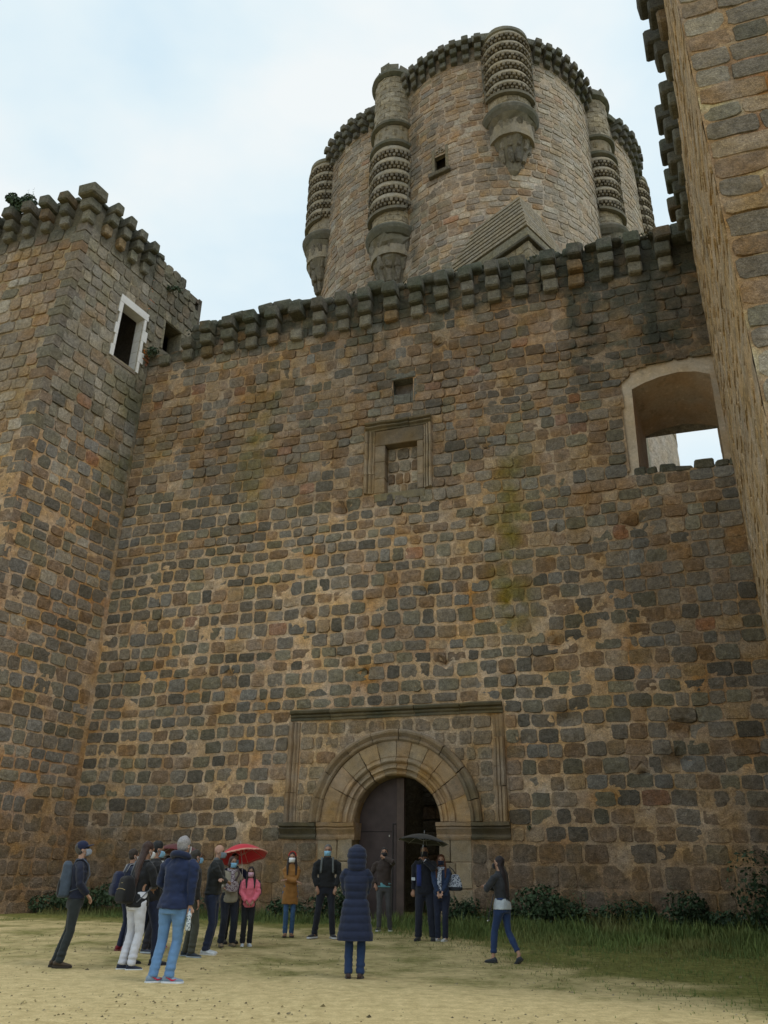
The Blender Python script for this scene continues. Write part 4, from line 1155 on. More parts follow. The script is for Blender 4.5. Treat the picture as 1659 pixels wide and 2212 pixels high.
# two-tier corbel table with parapet above
for k in range(-26, 27):
    u = k * 0.62 + 0.1
    if any(abs(u - a * KR) < 1.25 for a in (math.radians(-41.5), math.radians(2), math.radians(48), math.radians(92), math.radians(-82))): continue
    mb = MB()
    for (zb, h, p) in ((42.25, .42, .28), (42.70, .44, .5), (43.18, .42, .68)):
        V, F, C = rough_block(face_box(keep_face, u - .17, u + .17, zb, zb + h - .02, -.1, p * random.uniform(.92, 1.05), .012), .04, .012, np.array((.13, .12, .10)) * random.uniform(.8, 1.3), cfn=lambda C, V: mossy(C, V, .6), seed=k & 31)
        mb.add(V, F, C)
    mb.build('corbel', M_STONE, KP)
for k in range(-32, 33):
    u = k * 0.48
    V, F, C = rough_block(face_box(keep_face, u, u + .47, 43.35, 43.85 + random.uniform(-.06, .1), -.6, .34, .02), .03, .02, np.array((.15, .14, .11)) * random.uniform(.8, 1.2), cfn=lambda C, V: mossy(C, V, .6), seed=k & 31)
    MB().add(V, F, C).build('parapet_stone', M_STONE, KP)
# small window with tracery and sill
V, F, C = rough_block(face_box(keep_face, KWIN[0] - .3, KWIN[1] + .28, KWIN[2] - .28, KWIN[2] - .02, -.3, .3, .01), .03, .01, (.13, .11, .08))
kw = empty('window', (0, 0, 0)); kw.parent = KP; kw.matrix_parent_inverse = parent_inv(KP); kw['label'] = 'small dark window with carved head and sill'
MB().add(V, F, C).build('sill', M_STONE, kw)
for (a, b) in ((KWIN[0] - .16, KWIN[0]), (KWIN[1], KWIN[1] + .16)):
    V, F, C = rough_block(face_box(keep_face, a, b, KWIN[2], KWIN[3] + .55, -.4, .06, .0), .02, .01, (.2, .17, .12))
    MB().add(V, F, C).build('jamb', M_STONE, kw)
V, F, C = rough_block(face_box(keep_face, KWIN[0], KWIN[1], KWIN[3] + .02, KWIN[3] + .55, -.3, -.02, .0), .02, .01, (.2, .17, .12))
MB().add(V, F, C).build('tympanum', M_STONE, kw)
for (cx_, r_) in ((-3.46, .13), (-3.18, .13), (-3.32, .11)):
    mb = MB(); n = 14; cz_ = KWIN[3] + (.2 if r_ > .12 else .42)
    ring = []
    for k in range(n):
        a = 2 * math.pi * k / n
        for (rr, dp) in ((r_, 0), (r_, .07), (r_ - .045, .07), (r_ - .045, 0)):
            ring.append(keep_face([cx_ + rr * math.cos(a)], [cz_ + rr * math.sin(a)], [dp])[0])
    mb.add(ring, [(k * 4 + i, k * 4 + (i + 1) % 4, ((k + 1) % n) * 4 + (i + 1) % 4, ((k + 1) % n) * 4 + i) for k in range(n) for i in range(4)], (.24, .2, .15))
    mb.build('tracery_ring', M_STONE, kw)
V, F, C = rough_block(face_box(keep_face, KWIN[0] - .05, KWIN[1] + .05, KWIN[2] - .05, KWIN[3] + .05, -.85, -.8, .0), .0, .0, (.02, .02, .02))  # black panel added to stand for the darkness inside the window
MB().add(V, F, C).build('dark_backing', M_DARK, kw)

# turrets (bartizans) with bands of scale carving, rings, tapering bases
def turret(ang, kind, rad, ztop, r=1.22, q=1.0):
    a = math.radians(ang)
    dx, dy = math.sin(a), -math.cos(a)
    c = KC + rad * np.array([dx, dy])
    phi0 = math.atan2(dy, dx)
    T = empty('turret', (c[0], c[1], 30)); T.parent = KP; T.matrix_parent_inverse = parent_inv(KP)
    LOC = Vector((c[0], c[1], 30))
    def ring_solid(name, prof, col, moss=.25, n=36, seed=0, nz=.02):
        P = []
        for (rr, zz) in prof:
            for k in range(n):
                t = 2 * math.pi * k / n
                P.append((c[0] + rr * math.cos(t), c[1] + rr * math.sin(t), zz))
        P = np.array(P)
        P = P + np.stack([vnoise(P, 2.5, seed + 1), vnoise(P, 2.5, seed + 2), vnoise(P, 2.5, seed + 3)], 1) * nz
        m = len(prof)
        F = [(j * n + k, j * n + (k + 1) % n, (j + 1) * n + (k + 1) % n, (j + 1) * n + k) for j in range(m - 1) for k in range(n)]
        F += [tuple(range(n))[::-1], tuple((m - 1) * n + k for k in range(n))]
        C = mossy(np.tile(np.array(col, float), (len(P), 1)) * (1 + .2 * fbm(P, .9, 7)[:, None]), P, moss)
        o = MB().add(P - np.array(LOC[:]), F, C).build(name, M_CARVED, None, smooth=False)
        o.parent = T
        return o
    def blocks(name, z0, z1, rr, hgt, wdt, pro, colr, stag, gap=0.0, arcspan=2.1, drum=None):
        """courses of separately cut stones round the drum"""
        zc = z0; row = 0; mb = MB()
        while zc < z1 - hgt * .5:
            nn = max(6, int(2 * math.pi * rr / wdt))
            for k in range(nn):
                t = 2 * math.pi * (k + (row % 2) * .5 * stag) / nn
                dth = math.atan2(math.sin(t - phi0), math.cos(t - phi0))
                if abs(dth) > arcspan: continue
                ha = math.pi / nn * (1 - gap)
                p = pro * random.uniform(.85, 1.1)
                P8 = []
                for zz in (zc + .012, zc + hgt - .012):
                    for (tt, q_) in ((t - ha, rr - .12), (t + ha, rr - .12), (t + ha, rr + p), (t - ha, rr + p)):
                        P8.append((c[0] + q_ * math.cos(tt) - LOC[0], c[1] + q_ * math.sin(tt) - LOC[1], zz - LOC[2]))
                cb = np.array(colr) * random.uniform(.8, 1.2)
                V, F, C = rough_block(np.array(P8), .012 if hgt < .3 else .02, .006, cb)
                mb.add(V, F, C)
            zc += hgt; row += 1
        o = mb.build(name, M_STONE, None); o.parent = T
        o['kind'] = 'stuff'
        return o
    def scales(z0, z1):
        """tiers of dentil-cut courses: a plain band, then a row of small hanging blocks in shadow"""
        n = 6 if z1 - z0 > 4.4 else 5
        hh = (z1 - z0) / n
        for k in range(n):
            zb = z0 + k * hh
            ring_solid('scale_band', [(r + .0, zb + hh * .50), (r + .15, zb + hh * .52), (r + .17, zb + hh * .60), (r + .05, zb + hh * .98), (r, zb + hh)], (.32, .275, .21), .3, seed=k)
            nd = 34
            mb = MB()
            for q_ in range(nd):
                for s, (za, zb2, pr, w_) in enumerate(((.22, .50, .20, .62), (.04, .26, .12, .62))):
                    t = 2 * math.pi * (q_ + .5 * s) / nd
                    dth = math.atan2(math.sin(t - phi0), math.cos(t - phi0))
                    if abs(dth) > 2.0: continue
                    ha = math.pi / nd * w_
                    P8 = []
                    for zz in (zb + hh * za, zb + hh * zb2):
                        for (tt, rr) in ((t - ha, r - .1), (t + ha, r - .1), (t + ha, r + pr), (t - ha, r + pr)):
                            P8.append((c[0] + rr * math.cos(tt) - LOC[0], c[1] + rr * math.sin(tt) - LOC[1], zz - LOC[2]))
                    V, F, C = rough_block(np.array(P8), .02, .012, np.array((.20, .17, .13)) * random.uniform(.6, 1.3), seed=q_)
                    mb.add(V, F, C)
            o = mb.build('scale_course', M_STONE, None); o.parent = T
    def border(zb):
        """raised strap that loops under the scales and climbs either side"""
        P = []; n = 40
        for k in range(n + 1):
            s = -1 + 2 * k / n
            t = phi0 + s * 1.5
            zz = zb + (4.6 * max(0, (abs(s) - .80) / .20) ** 1.4 if abs(s) > .80 else 0) + .35 * s * s
            for (rr, dz) in ((r, 0), (r + .20, .0), (r + .22, .16), (r, .20)):
                P.append((c[0] + rr * math.cos(t) - LOC[0], c[1] + rr * math.sin(t) - LOC[1], zz + dz - LOC[2]))
        F = [(k * 4 + i, k * 4 + (i + 1) % 4, (k + 1) * 4 + (i + 1) % 4, (k + 1) * 4 + i) for k in range(n) for i in range(4)]
        o = MB().add(P, F, (.16, .145, .115)).build('strap_border', M_CARVED, None); o.parent = T
    c0 = (.27, .23, .175)
    if kind == 'A':      # scales right up to the top
        zs, ze = ztop - 5.0, ztop - .35
        ring_solid('drum', [(r - .04, ztop - 8.0), (r - .04, ztop)], c0)
        scales(zs, ze)
        ring_solid('top_ring', [(r, ztop - .38), (r + .12, ztop - .3), (r + .1, ztop - .02), (r - .3, ztop + .1), (.2, ztop + .12)], (.19, .175, .14), .5)
        border(zs - .35)
        blocks('drum_masonry', zs - 1.1, zs - .3, r - .05, .4, .5, .045, (.30, .255, .19), 1, .03)
        zr = zs - 1.15
    else:
        zs, ze = ztop - 10.9 * q, ztop - 6.5 * q
        ring_solid('drum', [(r - .06, ztop - 14), (r - .06, ztop - .5)], c0)
        blocks('drum_masonry', ztop - 4.5 * q, ztop - .7, r - .07, .40, .55, .05, (.29, .25, .19), 1, .03)
        blocks('drum_masonry', ztop - 6.1 * q, ztop - 4.8 * q, r - .07, .48, .8, .05, (.23, .19, .13), 1, .02)
        ring_solid('top_ring', [(r, ztop - .8), (r + .18, ztop - .66), (r + .16, ztop - .45), (r + .02, ztop - .36), (.2, ztop - .3)], (.12, .115, .09), .7)
        for k in range(5):
            t = phi0 + (-1.1, -.5, .1, .6, 1.2)[k]
            P8 = []
            for zz in (ztop - .36, ztop + (.28, .1, .42, .3, .15)[k]):
                for (tt, rr) in ((t - .26, r - .45), (t + .26, r - .45), (t + .26, r - .02), (t - .26, r - .02)):
                    P8.append((c[0] + rr * math.cos(tt) - LOC[0], c[1] + rr * math.sin(tt) - LOC[1], zz - LOC[2]))
            V, F, C = rough_block(np.array(P8), .03, .02, np.array((.15, .14, .11)), seed=k)
            o = MB().add(V, F, C).build('broken_cap_stone', M_STONE, None); o.parent = T
        ring_solid('roll_ring', [(r, ztop - 4.8 * q), (r + .15, ztop - 4.8 * q + .06), (r + .17, ztop - 4.8 * q + .2), (r, ztop - 4.8 * q + .3)], (.13, .12, .095), .6)
        ring_solid('roll_ring', [(r, ztop - 6.4 * q), (r + .18, ztop - 6.4 * q + .08), (r + .20, ztop - 6.4 * q + .24), (r, ztop - 6.4 * q + .35)], (.13, .12, .095), .6)
        scales(zs, ze)
        border(zs - .4)
        blocks('drum_masonry', zs - 1.3, zs - .35, r - .07, .36, .42, .05, (.30, .255, .19), 1, .03)
        zr = zs - 1.35
    # torus and the tapering, carved, weathered base
    ring_solid('base_ring', [(r - .05, zr - .62), (r + .12, zr - .55), (r + .26, zr - .3), (r + .30, zr - .12), (r + .26, zr), (r, zr + .08)], (.14, .125, .10), .5, seed=5)
    prof = [(.15, zr - 4.2), (.4, zr - 3.7), (.55, zr - 3.1), (.82, zr - 2.4), (1.0, zr - 1.9), (.98, zr - 1.4), (1.12, zr - .95), (r + .12, zr - .62), (.4, zr - .5)]
    ring_solid('carved_base', prof, (.17, .15, .115), .3, seed=9, nz=.16, n=28)
    for row, (rr, zc, nn) in enumerate(((1.12, zr - 1.2, 14), (.98, zr - 1.95, 12), (.76, zr - 2.7, 10), (.52, zr - 3.4, 8))):
        for k in range(nn):
            t = 2 * math.pi * (k + .5 * (row % 2)) / nn
            dth = math.atan2(math.sin(t - phi0), math.cos(t - phi0))
            if abs(dth) > 1.7: continue
            P8 = []
            ha = math.pi / nn * .8
            for (zz, q_) in ((zc - .5, rr - .18), (zc + .35, rr + .02)):
                for (tt, dr) in ((t - ha, -.25), (t + ha, -.25), (t + ha * .8, .12), (t - ha * .8, .12)):
                    P8.append((c[0] + (q_ + dr) * math.cos(tt) - LOC[0], c[1] + (q_ + dr) * math.sin(tt) - LOC[1], zz - LOC[2]))
            V, F, C = rough_block(np.array(P8), .07, .07, np.array((.17, .15, .12)) * random.uniform(.75, 1.2), cuts=1, seed=k + row * 7)
            o = MB().add(V, F, C).build('base_carving', M_STONE, None); o.parent = T
for ang, kind, rad, zt_, r_, q_ in ((-82, 'A', 9.95, 43.0, 1.15, 1), (-40, 'B', 8.9, 44.4, 1.2, 1), (2.0, 'A', 9.8, 43.6, 1.22, 1), (45.5, 'B', 8.4, 44.1, 1.05, .86), (88, 'A', 10.0, 43.3, 1.05, 1)):
    turret(ang, kind, rad, zt_, r_, q_)

# ------------------------------------------------------------------ stepped stone roof in front of the keep
HB = empty('stone_roofed_lodge', (5.3, 26.5, 0), 'small lodge with stepped stone pyramid roof between wall and keep', 'building')
def lodge():
    az = math.atan2(0.5, 1)
    d1_ = vec(-41.0); d2_ = vec(44.0)
    a1 = 12.9                                          # bearing of the near corner
    k = vec(a1) * 26.9
    ze = 26.6
    L1, L2 = 7.0, 3.6
    def rect(ins, z):
        o = k + (d1_ + d2_) * ins
        return [o, o + d2_ * (L2 - 2 * ins * 1.0), o + d2_ * (L2 - 2 * ins) + d1_ * (L1 - 2 * ins), o + d1_ * (L1 - 2 * ins)]
    slab('lodge_wall', rect(0.12, 0), 18.0, ze - .35, M_STONE, HB, (.26, .22, .15))
    for (dr, L) in ((d1_, L1), (d2_, L2)):             # ashlar facing stones and cornice
        other = d2_ if dr is d1_ else d1_
        for row in range(7):
            zb = ze - .8 - row * .45
            x = 0.0 if row % 2 else -.1
            while x < L - .2:
                w = random.uniform(.5, .9)
                p0 = k + dr * max(x, .0) + other * .0; p1 = k + dr * min(x + w - .02, L)
                P8 = np.array([(q_[0], q_[1], zz) for zz in (zb, zb + .43) for q_ in (p0 + other * .02, p1 + other * .02, p1 + other * .3, p0 + other * .3)])
                V, F, C = rough_block(P8, .015, .01, np.array((.27, .225, .15)) * random.uniform(.8, 1.15))
                MB().add(V, F, C).build('ashlar', M_STONE, HB)
                x += w
        p0 = k - dr * .15 - other * .15; p1 = k + dr * L - other * .15
        P8 = np.array([(q_[0], q_[1], zz) for zz in (ze - .34, ze - .16) for q_ in (p0, p1, p1 + other * .5, p0 + other * .5)])
        V, F, C = rough_block(P8, .03, .02, (.09, .08, .06), cuts=2)
        MB().add(V, F, C).build('cornice', M_STONE, HB)
    slab('blocking_course', rect(0.02, 0), ze - .15, ze + .42, M_STONE, HB, (.2, .18, .13))
    n = 9
    for i_ in range(n):
        z0_ = ze + .43 + i_ * .34
        ins = .06 + i_ * .10
        slab('roof_step', rect(ins + .16, 0), z0_, z0_ + .20, M_STONE, HB, np.array((.08, .075, .06)) * random.uniform(.9, 1.1))  # recess coloured dark to paint in the shade beneath the overhang
        slab('roof_step', rect(ins, 0), z0_ + .20, z0_ + .338, M_STONE, HB, (.30, .26, .20))
lodge()

# pale plastered tower glimpsed through the big window
PTW = empty('pale_tower', (16.0, 32.0, 0), 'pale plastered tower seen through the large window opening', 'tower')
def pale():
    def ray(x, y):
        u = x - 829.5; v = -(y - 1106); c_, s_ = math.cos(ROLL), math.sin(ROLL)
        u, v = u * c_ - v * s_, u * s_ + v * c_
        return np.array([u, 1720 * math.cos(PITCH) - v * math.sin(PITCH)])
    e = vec(20.75) * 36.0
    slab('tower_wall', [e, e + vec(20.75) * 6, e + vec(20.75) * 6 - WD * 7, e - WD * 7], 0, 24.5, M_PLASTER, PTW, (.50, .47, .37))
pale()

# ------------------------------------------------------------------ vegetation
M_LEAF = plain_material('dark_leaves', (0.03, 0.05, 0.02), 0.6, 0.3, 3.0, 0.1, attr=True)
M_GRASS = plain_material('grass_blades', (0.07, 0.09, 0.03), 0.7, 0.25, 1.0, 0.0, attr=True)
M_STEM = plain_material('plant_stem', (0.06, 0.06, 0.03), 0.8, 0.2, 9.0, 0.1)

def tube(mb, pts, rad, n=6, col=(0.1, 0.08, 0.05), rings=None):
    """closed tapering tube along a polyline"""
    pts = [Vector(p) for p in pts]
    b = []
    up = Vector((0, 0, 1))
    V = []
    for i, p in enumerate(pts):
        d = (pts[min(i + 1, len(pts) - 1)] - pts[max(i - 1, 0)]).normalized()
        if i == 0:
            a = d.cross(up)
            if a.length < 0.05: a = d.cross(Vector((1, 0, 0)))
        else:
            a = a - d * a.dot(d)                      # carry the frame along so the tube never twists
        a.normalize(); c = d.cross(a).normalized()
        r = rad[i] if hasattr(rad, '__len__') else rad
        rx, ry = r if hasattr(r, '__len__') else (r, r)
        for k in range(n):
            t = 2 * math.pi * k / n
            V.append(p + a * rx * math.cos(t) + c * ry * math.sin(t))
    m = len(pts)
    F = [(i * n + k, i * n + (k + 1) % n, (i + 1) * n + (k + 1) % n, (i + 1) * n + k) for i in range(m - 1) for k in range(n)]
    F += [tuple(range(n))[::-1], tuple((m - 1) * n + k for k in range(n))]
    mb.add(V, F, col)

def leaf_clump(name_label, base, size, nl, leaf, cat='plant', cols=((0.022, 0.042, 0.018), (0.045, 0.075, 0.03)), group=None, name='wild_bush', spikes=0, flat=1.0):
    e = empty(name, base, name_label, cat, group)
    rx, ry, rz = size
    lobes = [(RNG.uniform(-.6, .6) * rx, RNG.uniform(-.5, .5) * ry, RNG.uniform(.25, .75) * rz, RNG.uniform(.3, .5)) for _ in range(8)]
    mb = MB()
    for _ in range(nl):
        lx, ly, lz, lr = lobes[RNG.integers(len(lobes))]
        v = RNG.normal(size=3); v /= np.linalg.norm(v)
        rr = lr * RNG.uniform(.5, 1.0) ** .4
        p = np.array([lx + v[0] * rr * rx, ly + v[1] * rr * ry, max(.02, lz + v[2] * rr * rz * .9)])
        n = v + RNG.normal(size=3) * .5 + np.array([0, -0.1, .5]); n /= np.linalg.norm(n)
        a = np.cross(n, RNG.normal(size=3)); a /= np.linalg.norm(a); b = np.cross(n, a)
        L = leaf * RNG.uniform(.6, 1.3)
        c = np.array(cols[0]) + (np.array(cols[1]) - np.array(cols[0])) * RNG.uniform(0, 1)
        mb.add([p - a * L * .5, p + b * L * .33 + n * L * .06, p + a * L * .6 - n * L * .12, p - b * L * .33 + n * L * .06], [(0, 1, 2, 3)], c)
    for _ in range(spikes):
        x0, y0 = RNG.uniform(-.6, .6) * rx, RNG.uniform(-.4, .4) * ry
        h = rz * RNG.uniform(.9, 1.5); dx = RNG.uniform(-.15, .15)
        for k in range(16):
            t = k / 16
            p = np.array([x0 + dx * t, y0, h * (.35 + .65 * t)]) + RNG.normal(size=3) * .02
            a = RNG.normal(size=3); a /= np.linalg.norm(a); b = np.cross(a, RNG.normal(size=3)); b /= np.linalg.norm(b); L = leaf * .7 * (1.2 - t)
            mb.add([p - a * L * .5, p + b * L * .3, p + a * L * .5, p - b * L * .3], [(0, 1, 2, 3)], cols[1])
    o = mb.build('foliage', M_LEAF, None); o.parent = e
    st = MB()
    for lx, ly, lz, lr in lobes:
        tube(st, [(lx * .2, ly * .2, -.05), (lx * .6, ly * .6, lz * .5), (lx, ly, lz)], [.014, .01, .006], 5)
    o = st.build('stem', M_STEM, None); o.parent = e
    return e

def wpos(u, d, z=0.0):
    p = W0 + WD * u - WN * d
    return (float(p[0]), float(p[1]), float(gz(p[0], p[1])) + z)
GB = 'wild plants along the foot of the wall'
bushes = [
    (-10.6, .7, (.8, .5, .75), 600, 'low dark leafy plant at the foot of the wall by the left tower corner'),
    (-9.3, .8, (.9, .5, .8), 700, 'dark broad-leaved clump behind the man in the navy cap'),
    (-7.9, .8, (1.0, .5, .95), 900, 'wide dark bush between the man in the cap and the white trousers'),
    (-6.6, .7, (.8, .45, .8), 500, 'dark bush behind the group in front of the wall at left'),
    (-3.0, .5, (.5, .4, .6), 320, 'thin weedy plant beside the woman in the tan coat'),
    (-1.75, .6, (.75, .4, 1.15), 620, 'upright dark bush behind the legs of the man in black'),
    (1.9, .6, (.5, .4, .75), 380, 'small dark bush right of the woman with the scarf'),
    (3.0, .5, (.55, .35, .6), 320, 'small dark plant between the scarf woman and the dark haired woman'),
    (4.55, .8, (.95, .5, 1.0), 1300, 'round bright leafy bush just right of the woman in the grey jacket'),
    (6.2, .6, (.6, .4, .85), 520, 'spiky upright weed right of the round leafy bush'),
    (7.55, .6, (.55, .4, 1.05), 620, 'narrow tall dark bush in the middle of the right wall foot'),
    (8.6, .6, (.6, .4, .6), 300, 'low weed left of the big bush at the right edge'),
    (9.8, .7, (1.0, .5, 1.5), 1300, 'tallest dark bush at the right end of the wall foot'),
    (11.2, 1.2, (.9, .6, 1.2), 700, 'dark bush at the right edge of the frame')]
for u, d, sz, nl, lab_ in bushes:
    br = 'bright' in lab_
    leaf_clump(lab_, wpos(u, d), (sz[0] * 1.4, sz[1] * 1.3, sz[2] * (1.15 if sz[2] > 1.2 else .88)), int(nl * 1.6), .105, group=GB, cols=((0.03, 0.055, 0.025), (0.075, 0.12, 0.055)) if br else ((0.022, 0.042, 0.02), (0.052, 0.088, 0.038)), spikes=10 if sz[2] > .8 or 'spiky' in lab_ else 5)
for (p, sz, nl, lab_) in ((tuple(left_front(np.array([3.4]), np.array([26.35]), np.array([.3]))[0]), (.75, .5, .85), 1500, 'tuft of shrub growing on top of the left tower'),
                          (tuple(left_side(np.array([4.45]), np.array([20.9]), np.array([.35]))[0]), (.3, .35, .5), 260, 'small shrub in the angle beneath the white framed window'),
                          (tuple(left_side(np.array([5.1]), np.array([24.9]), np.array([.12]))[0]), (.6, .2, .3), 200, 'ivy trailing below the ruined top of the left tower'),
                          (tuple(curtain(np.array([3.75]), np.array([2.55]), np.array([.06]))[0]), (.09, .05, .16), 30, 'tiny green sprig rooted in the wall right of the gate frame')):
    leaf_clump(lab_, p, sz, nl, (.15 if sz[0] > .7 else .1) if sz[0] > .2 else .05, name='wall_shrub', cols=((0.03, 0.05, 0.03), (0.07, 0.11, 0.06)), spikes=4 if sz[0] > .7 else 0)
# moss tufts between the parapet corbels
mb = MB()
for _ in range(2600):
    u = RNG.uniform(-9.6, 10.3)
    dens = 0.5 + 0.5 * float(vnoise([[u, 0, 0]], .8, 5)[0])
    if RNG.uniform() > dens: continue
    p = curtain([u], [22.05 + abs(RNG.normal()) * .12], [RNG.uniform(-.4, .15)])[0]
    a = RNG.normal(size=3); a /= np.linalg.norm(a); b = np.cross(a, RNG.normal(size=3)); b /= np.linalg.norm(b); L = RNG.uniform(.03, .08)
    mb.add([p - a * L, p + b * L * .6, p + a * L, p - b * L * .6], [(0, 1, 2, 3)], np.array((.03, .042, .02)) * RNG.uniform(.6, 1.8))
o = mb.build('parapet_moss', M_LEAF, None, label='moss and weeds along the top of the curtain wall', kind='stuff')

def grass_mesh():
    N0 = 190000
    X = RNG.uniform(-10, 14, N0); Y = RNG.uniform(9.2, 27, N0)
    P0 = np.stack([X, Y, 0 * X], 1)
    dw = (wall_front(X) - Y) * math.cos(TH)
    right = sst(2.0, 6.8, X * 1.15 + Y * 0.42 - 5.0 + 0.8 * fbm(P0, 0.7, 9))
    leftb = sst(3.2, 0.8, dw + .6 * fbm(P0, .8, 3))
    patch = sst(.1, .5, fbm(P0, 1.3, 33))
    dens = np.maximum(right * (.45 + .55 * sst(9, 3, dw)) * sst(-.75, .1, fbm(P0, 1.5, 77)), leftb) + .10 * patch * sst(9, 4, dw)
    tuft = sst(.34, .55, fbm(P0, 2.6, 44)) * .5 * sst(11.5, 8.0, dw)
    dens = np.maximum(dens, tuft) * (dw > .02)
    door = (dw < 1.0) & (X > -1.2) & (X < 1.9)
    dens = np.where(door, dens * .05, dens)
    inside = (dw < -2.6) & (dw > -5.2) & (np.abs(X - 1.6) < 3)
    dens = np.where(inside, 0.95, dens)
    k = RNG.uniform(size=N0) < dens
    X, Y, dw, right = X[k], Y[k], dw[k], right[k]
    n = len(X)
    P = np.stack([X, Y, 0 * X], 1)
    tall = np.maximum(sst(2.6, .3, dw) * .22, right * (sst(6.5, 1.0, dw) * .26 * (.55 + .6 * sst(-.3, .4, fbm(P, .9, 91))) + .02))
    h = (.035 + tall) * RNG.uniform(.35, 1.35, n) * np.where(RNG.uniform(size=n) < .04, 1.6, 1.0)
    ins = dw < -1
    h = np.where(ins, RNG.uniform(.25, .7, n), h)
    z = gz(X, Y) - .01
    ang = RNG.uniform(0, 2 * math.pi, n)
    w = (.004 + h * .022) * 1.25
    lean = h * RNG.uniform(.1, .6, n); la = RNG.uniform(0, 2 * math.pi, n)
    ax, ay = np.cos(ang) * w, np.sin(ang) * w
    lx, ly = np.cos(la) * lean, np.sin(la) * lean
    V = np.stack([np.stack([X - ax, Y - ay, z], 1), np.stack([X + ax, Y + ay, z], 1),
                  np.stack([X + ax * .7 + lx * .4, Y + ay * .7 + ly * .4, z + h * .6], 1), np.stack([X - ax * .7 + lx * .4, Y - ay * .7 + ly * .4, z + h * .6], 1),
                  np.stack([X + lx, Y + ly, z + h], 1)], 1).reshape(-1, 3)
    b = np.arange(n) * 5
    F = [t for i in b for t in ((i, i + 1, i + 2, i + 3), (i + 3, i + 2, i + 4))]
    t = RNG.uniform(size=n)[:, None]
    yel = sst(-.1, .5, fbm(P, .9, 12))[:, None]
    c = np.array((.075, .12, .03)) * (1 - t) + np.array((.17, .21, .06)) * t
    c = c * (1 - yel * .6) + np.array((.21, .185, .065)) * yel * .6
    dk = sst(2.2, .4, dw)[:, None]
    c = c * (1 - .25 * dk)
    c = np.where(ins[:, None], np.array((.05, .12, .03)) * (0.6 + t), c)
    me = bpy.data.meshes.new('grass')
    me.from_pydata(V.tolist(), [], F)
    at = me.color_attributes.new('col', 'FLOAT_COLOR', 'POINT')
    cc = np.ones((len(V), 4), np.float32); cc[:, :3] = np.repeat(c, 5, 0)
    at.data.foreach_set('color', cc.ravel())
    me.materials.append(M_GRASS)
    o = bpy.data.objects.new('grass', me); COL.objects.link(o)
    tag(o, 'grass and weeds growing along the wall foot and on the right', kind='stuff')
grass_mesh()
# litter of small stones and clods on the sand
mb = MB()
for _ in range(2600):
    x, y = RNG.uniform(-7, 7), 8.6 + 11 * RNG.uniform() ** 1.3
    s_ = RNG.uniform(.006, .02) * (2.0 if RNG.uniform() < .04 else 1)
    z_ = float(gz(x, y))
    c_ = np.array((.30, .25, .14)) * RNG.uniform(.35, 1.3)
    pts = [(x - s_, y, z_), (x, y - s_, z_), (x + s_, y, z_), (x, y + s_, z_), (x + s_ * .2, y, z_ + s_ * .8)]
    mb.add(pts, [(0, 1, 4), (1, 2, 4), (2, 3, 4), (3, 0, 4)], c_)
mb.build('gravel', M_STONE, None, label='loose grit and clods scattered over the sand', kind='stuff')

# ------------------------------------------------------------------ people
def bake(mb, name, mat, parent, voxel, smooth_it=4, disp=None, shade=True, offset_parent=None):
    me = mb.mesh(name)
    o = bpy.data.objects.new(name, me)
    COL.objects.link(o)
    r = o.modifiers.new('r', 'REMESH'); r.mode = 'VOXEL'; r.voxel_size = voxel; r.use_smooth_shade = True
    s = o.modifiers.new('s', 'SMOOTH'); s.iterations = smooth_it; s.factor = 0.5
    dg = bpy.context.evaluated_depsgraph_get()
    m2 = bpy.data.meshes.new_from_object(o.evaluated_get(dg))
    o.modifiers.clear()
    o.data = m2
    m2.name = name
    bpy.data.meshes.remove(me)
    if disp is not None:
        n = len(m2.vertices)
        co = np.empty(n * 3, np.float32); m2.vertices.foreach_get('co', co); co = co.reshape(-1, 3).astype(float)
        nr = np.empty(n * 3, np.float32); m2.vertex_normals.foreach_get('vector', nr); nr = nr.reshape(-1, 3)
        co = co + nr * disp(co)[:, None]
        m2.vertices.foreach_set('co', co.astype(np.float32).ravel())
        m2.update()
    m2.polygons.foreach_set('use_smooth', [True] * len(m2.polygons))
    m2.materials.clear(); m2.materials.append(mat)
    if parent is not None: o.parent = parent
    return o

def ellipsoid(mb, c, r, n=14, m=9, rot=None):
    V = []; F = []
    for j in range(1, m):
        t = math.pi * j / m
        for k in range(n):
            p = 2 * math.pi * k / n
            v = Vector((r[0] * math.sin(t) * math.cos(p), r[1] * math.sin(t) * math.sin(p), r[2] * math.cos(t)))
            if rot is not None: v = rot @ v
            V.append(Vector(c) + v)
    tv, bv = Vector((0, 0, r[2])), Vector((0, 0, -r[2]))
    if rot is not None: tv, bv = rot @ tv, rot @ bv
    V += [Vector(c) + tv, Vector(c) + bv]
    a, b = len(V) - 2, len(V) - 1
    for j in range(m - 2):
        for k in range(n):
            F.append((j * n + k, (j + 1) * n + k, (j + 1) * n + (k + 1) % n, j * n + (k + 1) % n))
    for k in range(n):
        F.append((a, k, (k + 1) % n)); F.append((b, (m - 2) * n + (k + 1) % n, (m - 2) * n + k))
    mb.add(V, F)

def loft(mb, secs, n=16, power=2.4):
    """closed stack of super-elliptic rings: (x, y, z, rx, ry)"""
    V = []
    for (x, y, z, rx, ry) in secs:
        for k in range(n):
            t = 2 * math.pi * k / n
            c, s = math.cos(t), math.sin(t)
            q = (abs(c) ** power + abs(s) ** power) ** (-1 / power)
            V.append((x + rx * c * q, y + ry * s * q, z))
    m = len(secs)
    F = [(i * n + k, i * n + (k + 1) % n, (i + 1) * n + (k + 1) % n, (i + 1) * n + k) for i in range(m - 1) for k in range(n)]
    F += [tuple(range(n))[::-1], tuple((m - 1) * n + k for k in range(n))]
    mb.add(V, F)

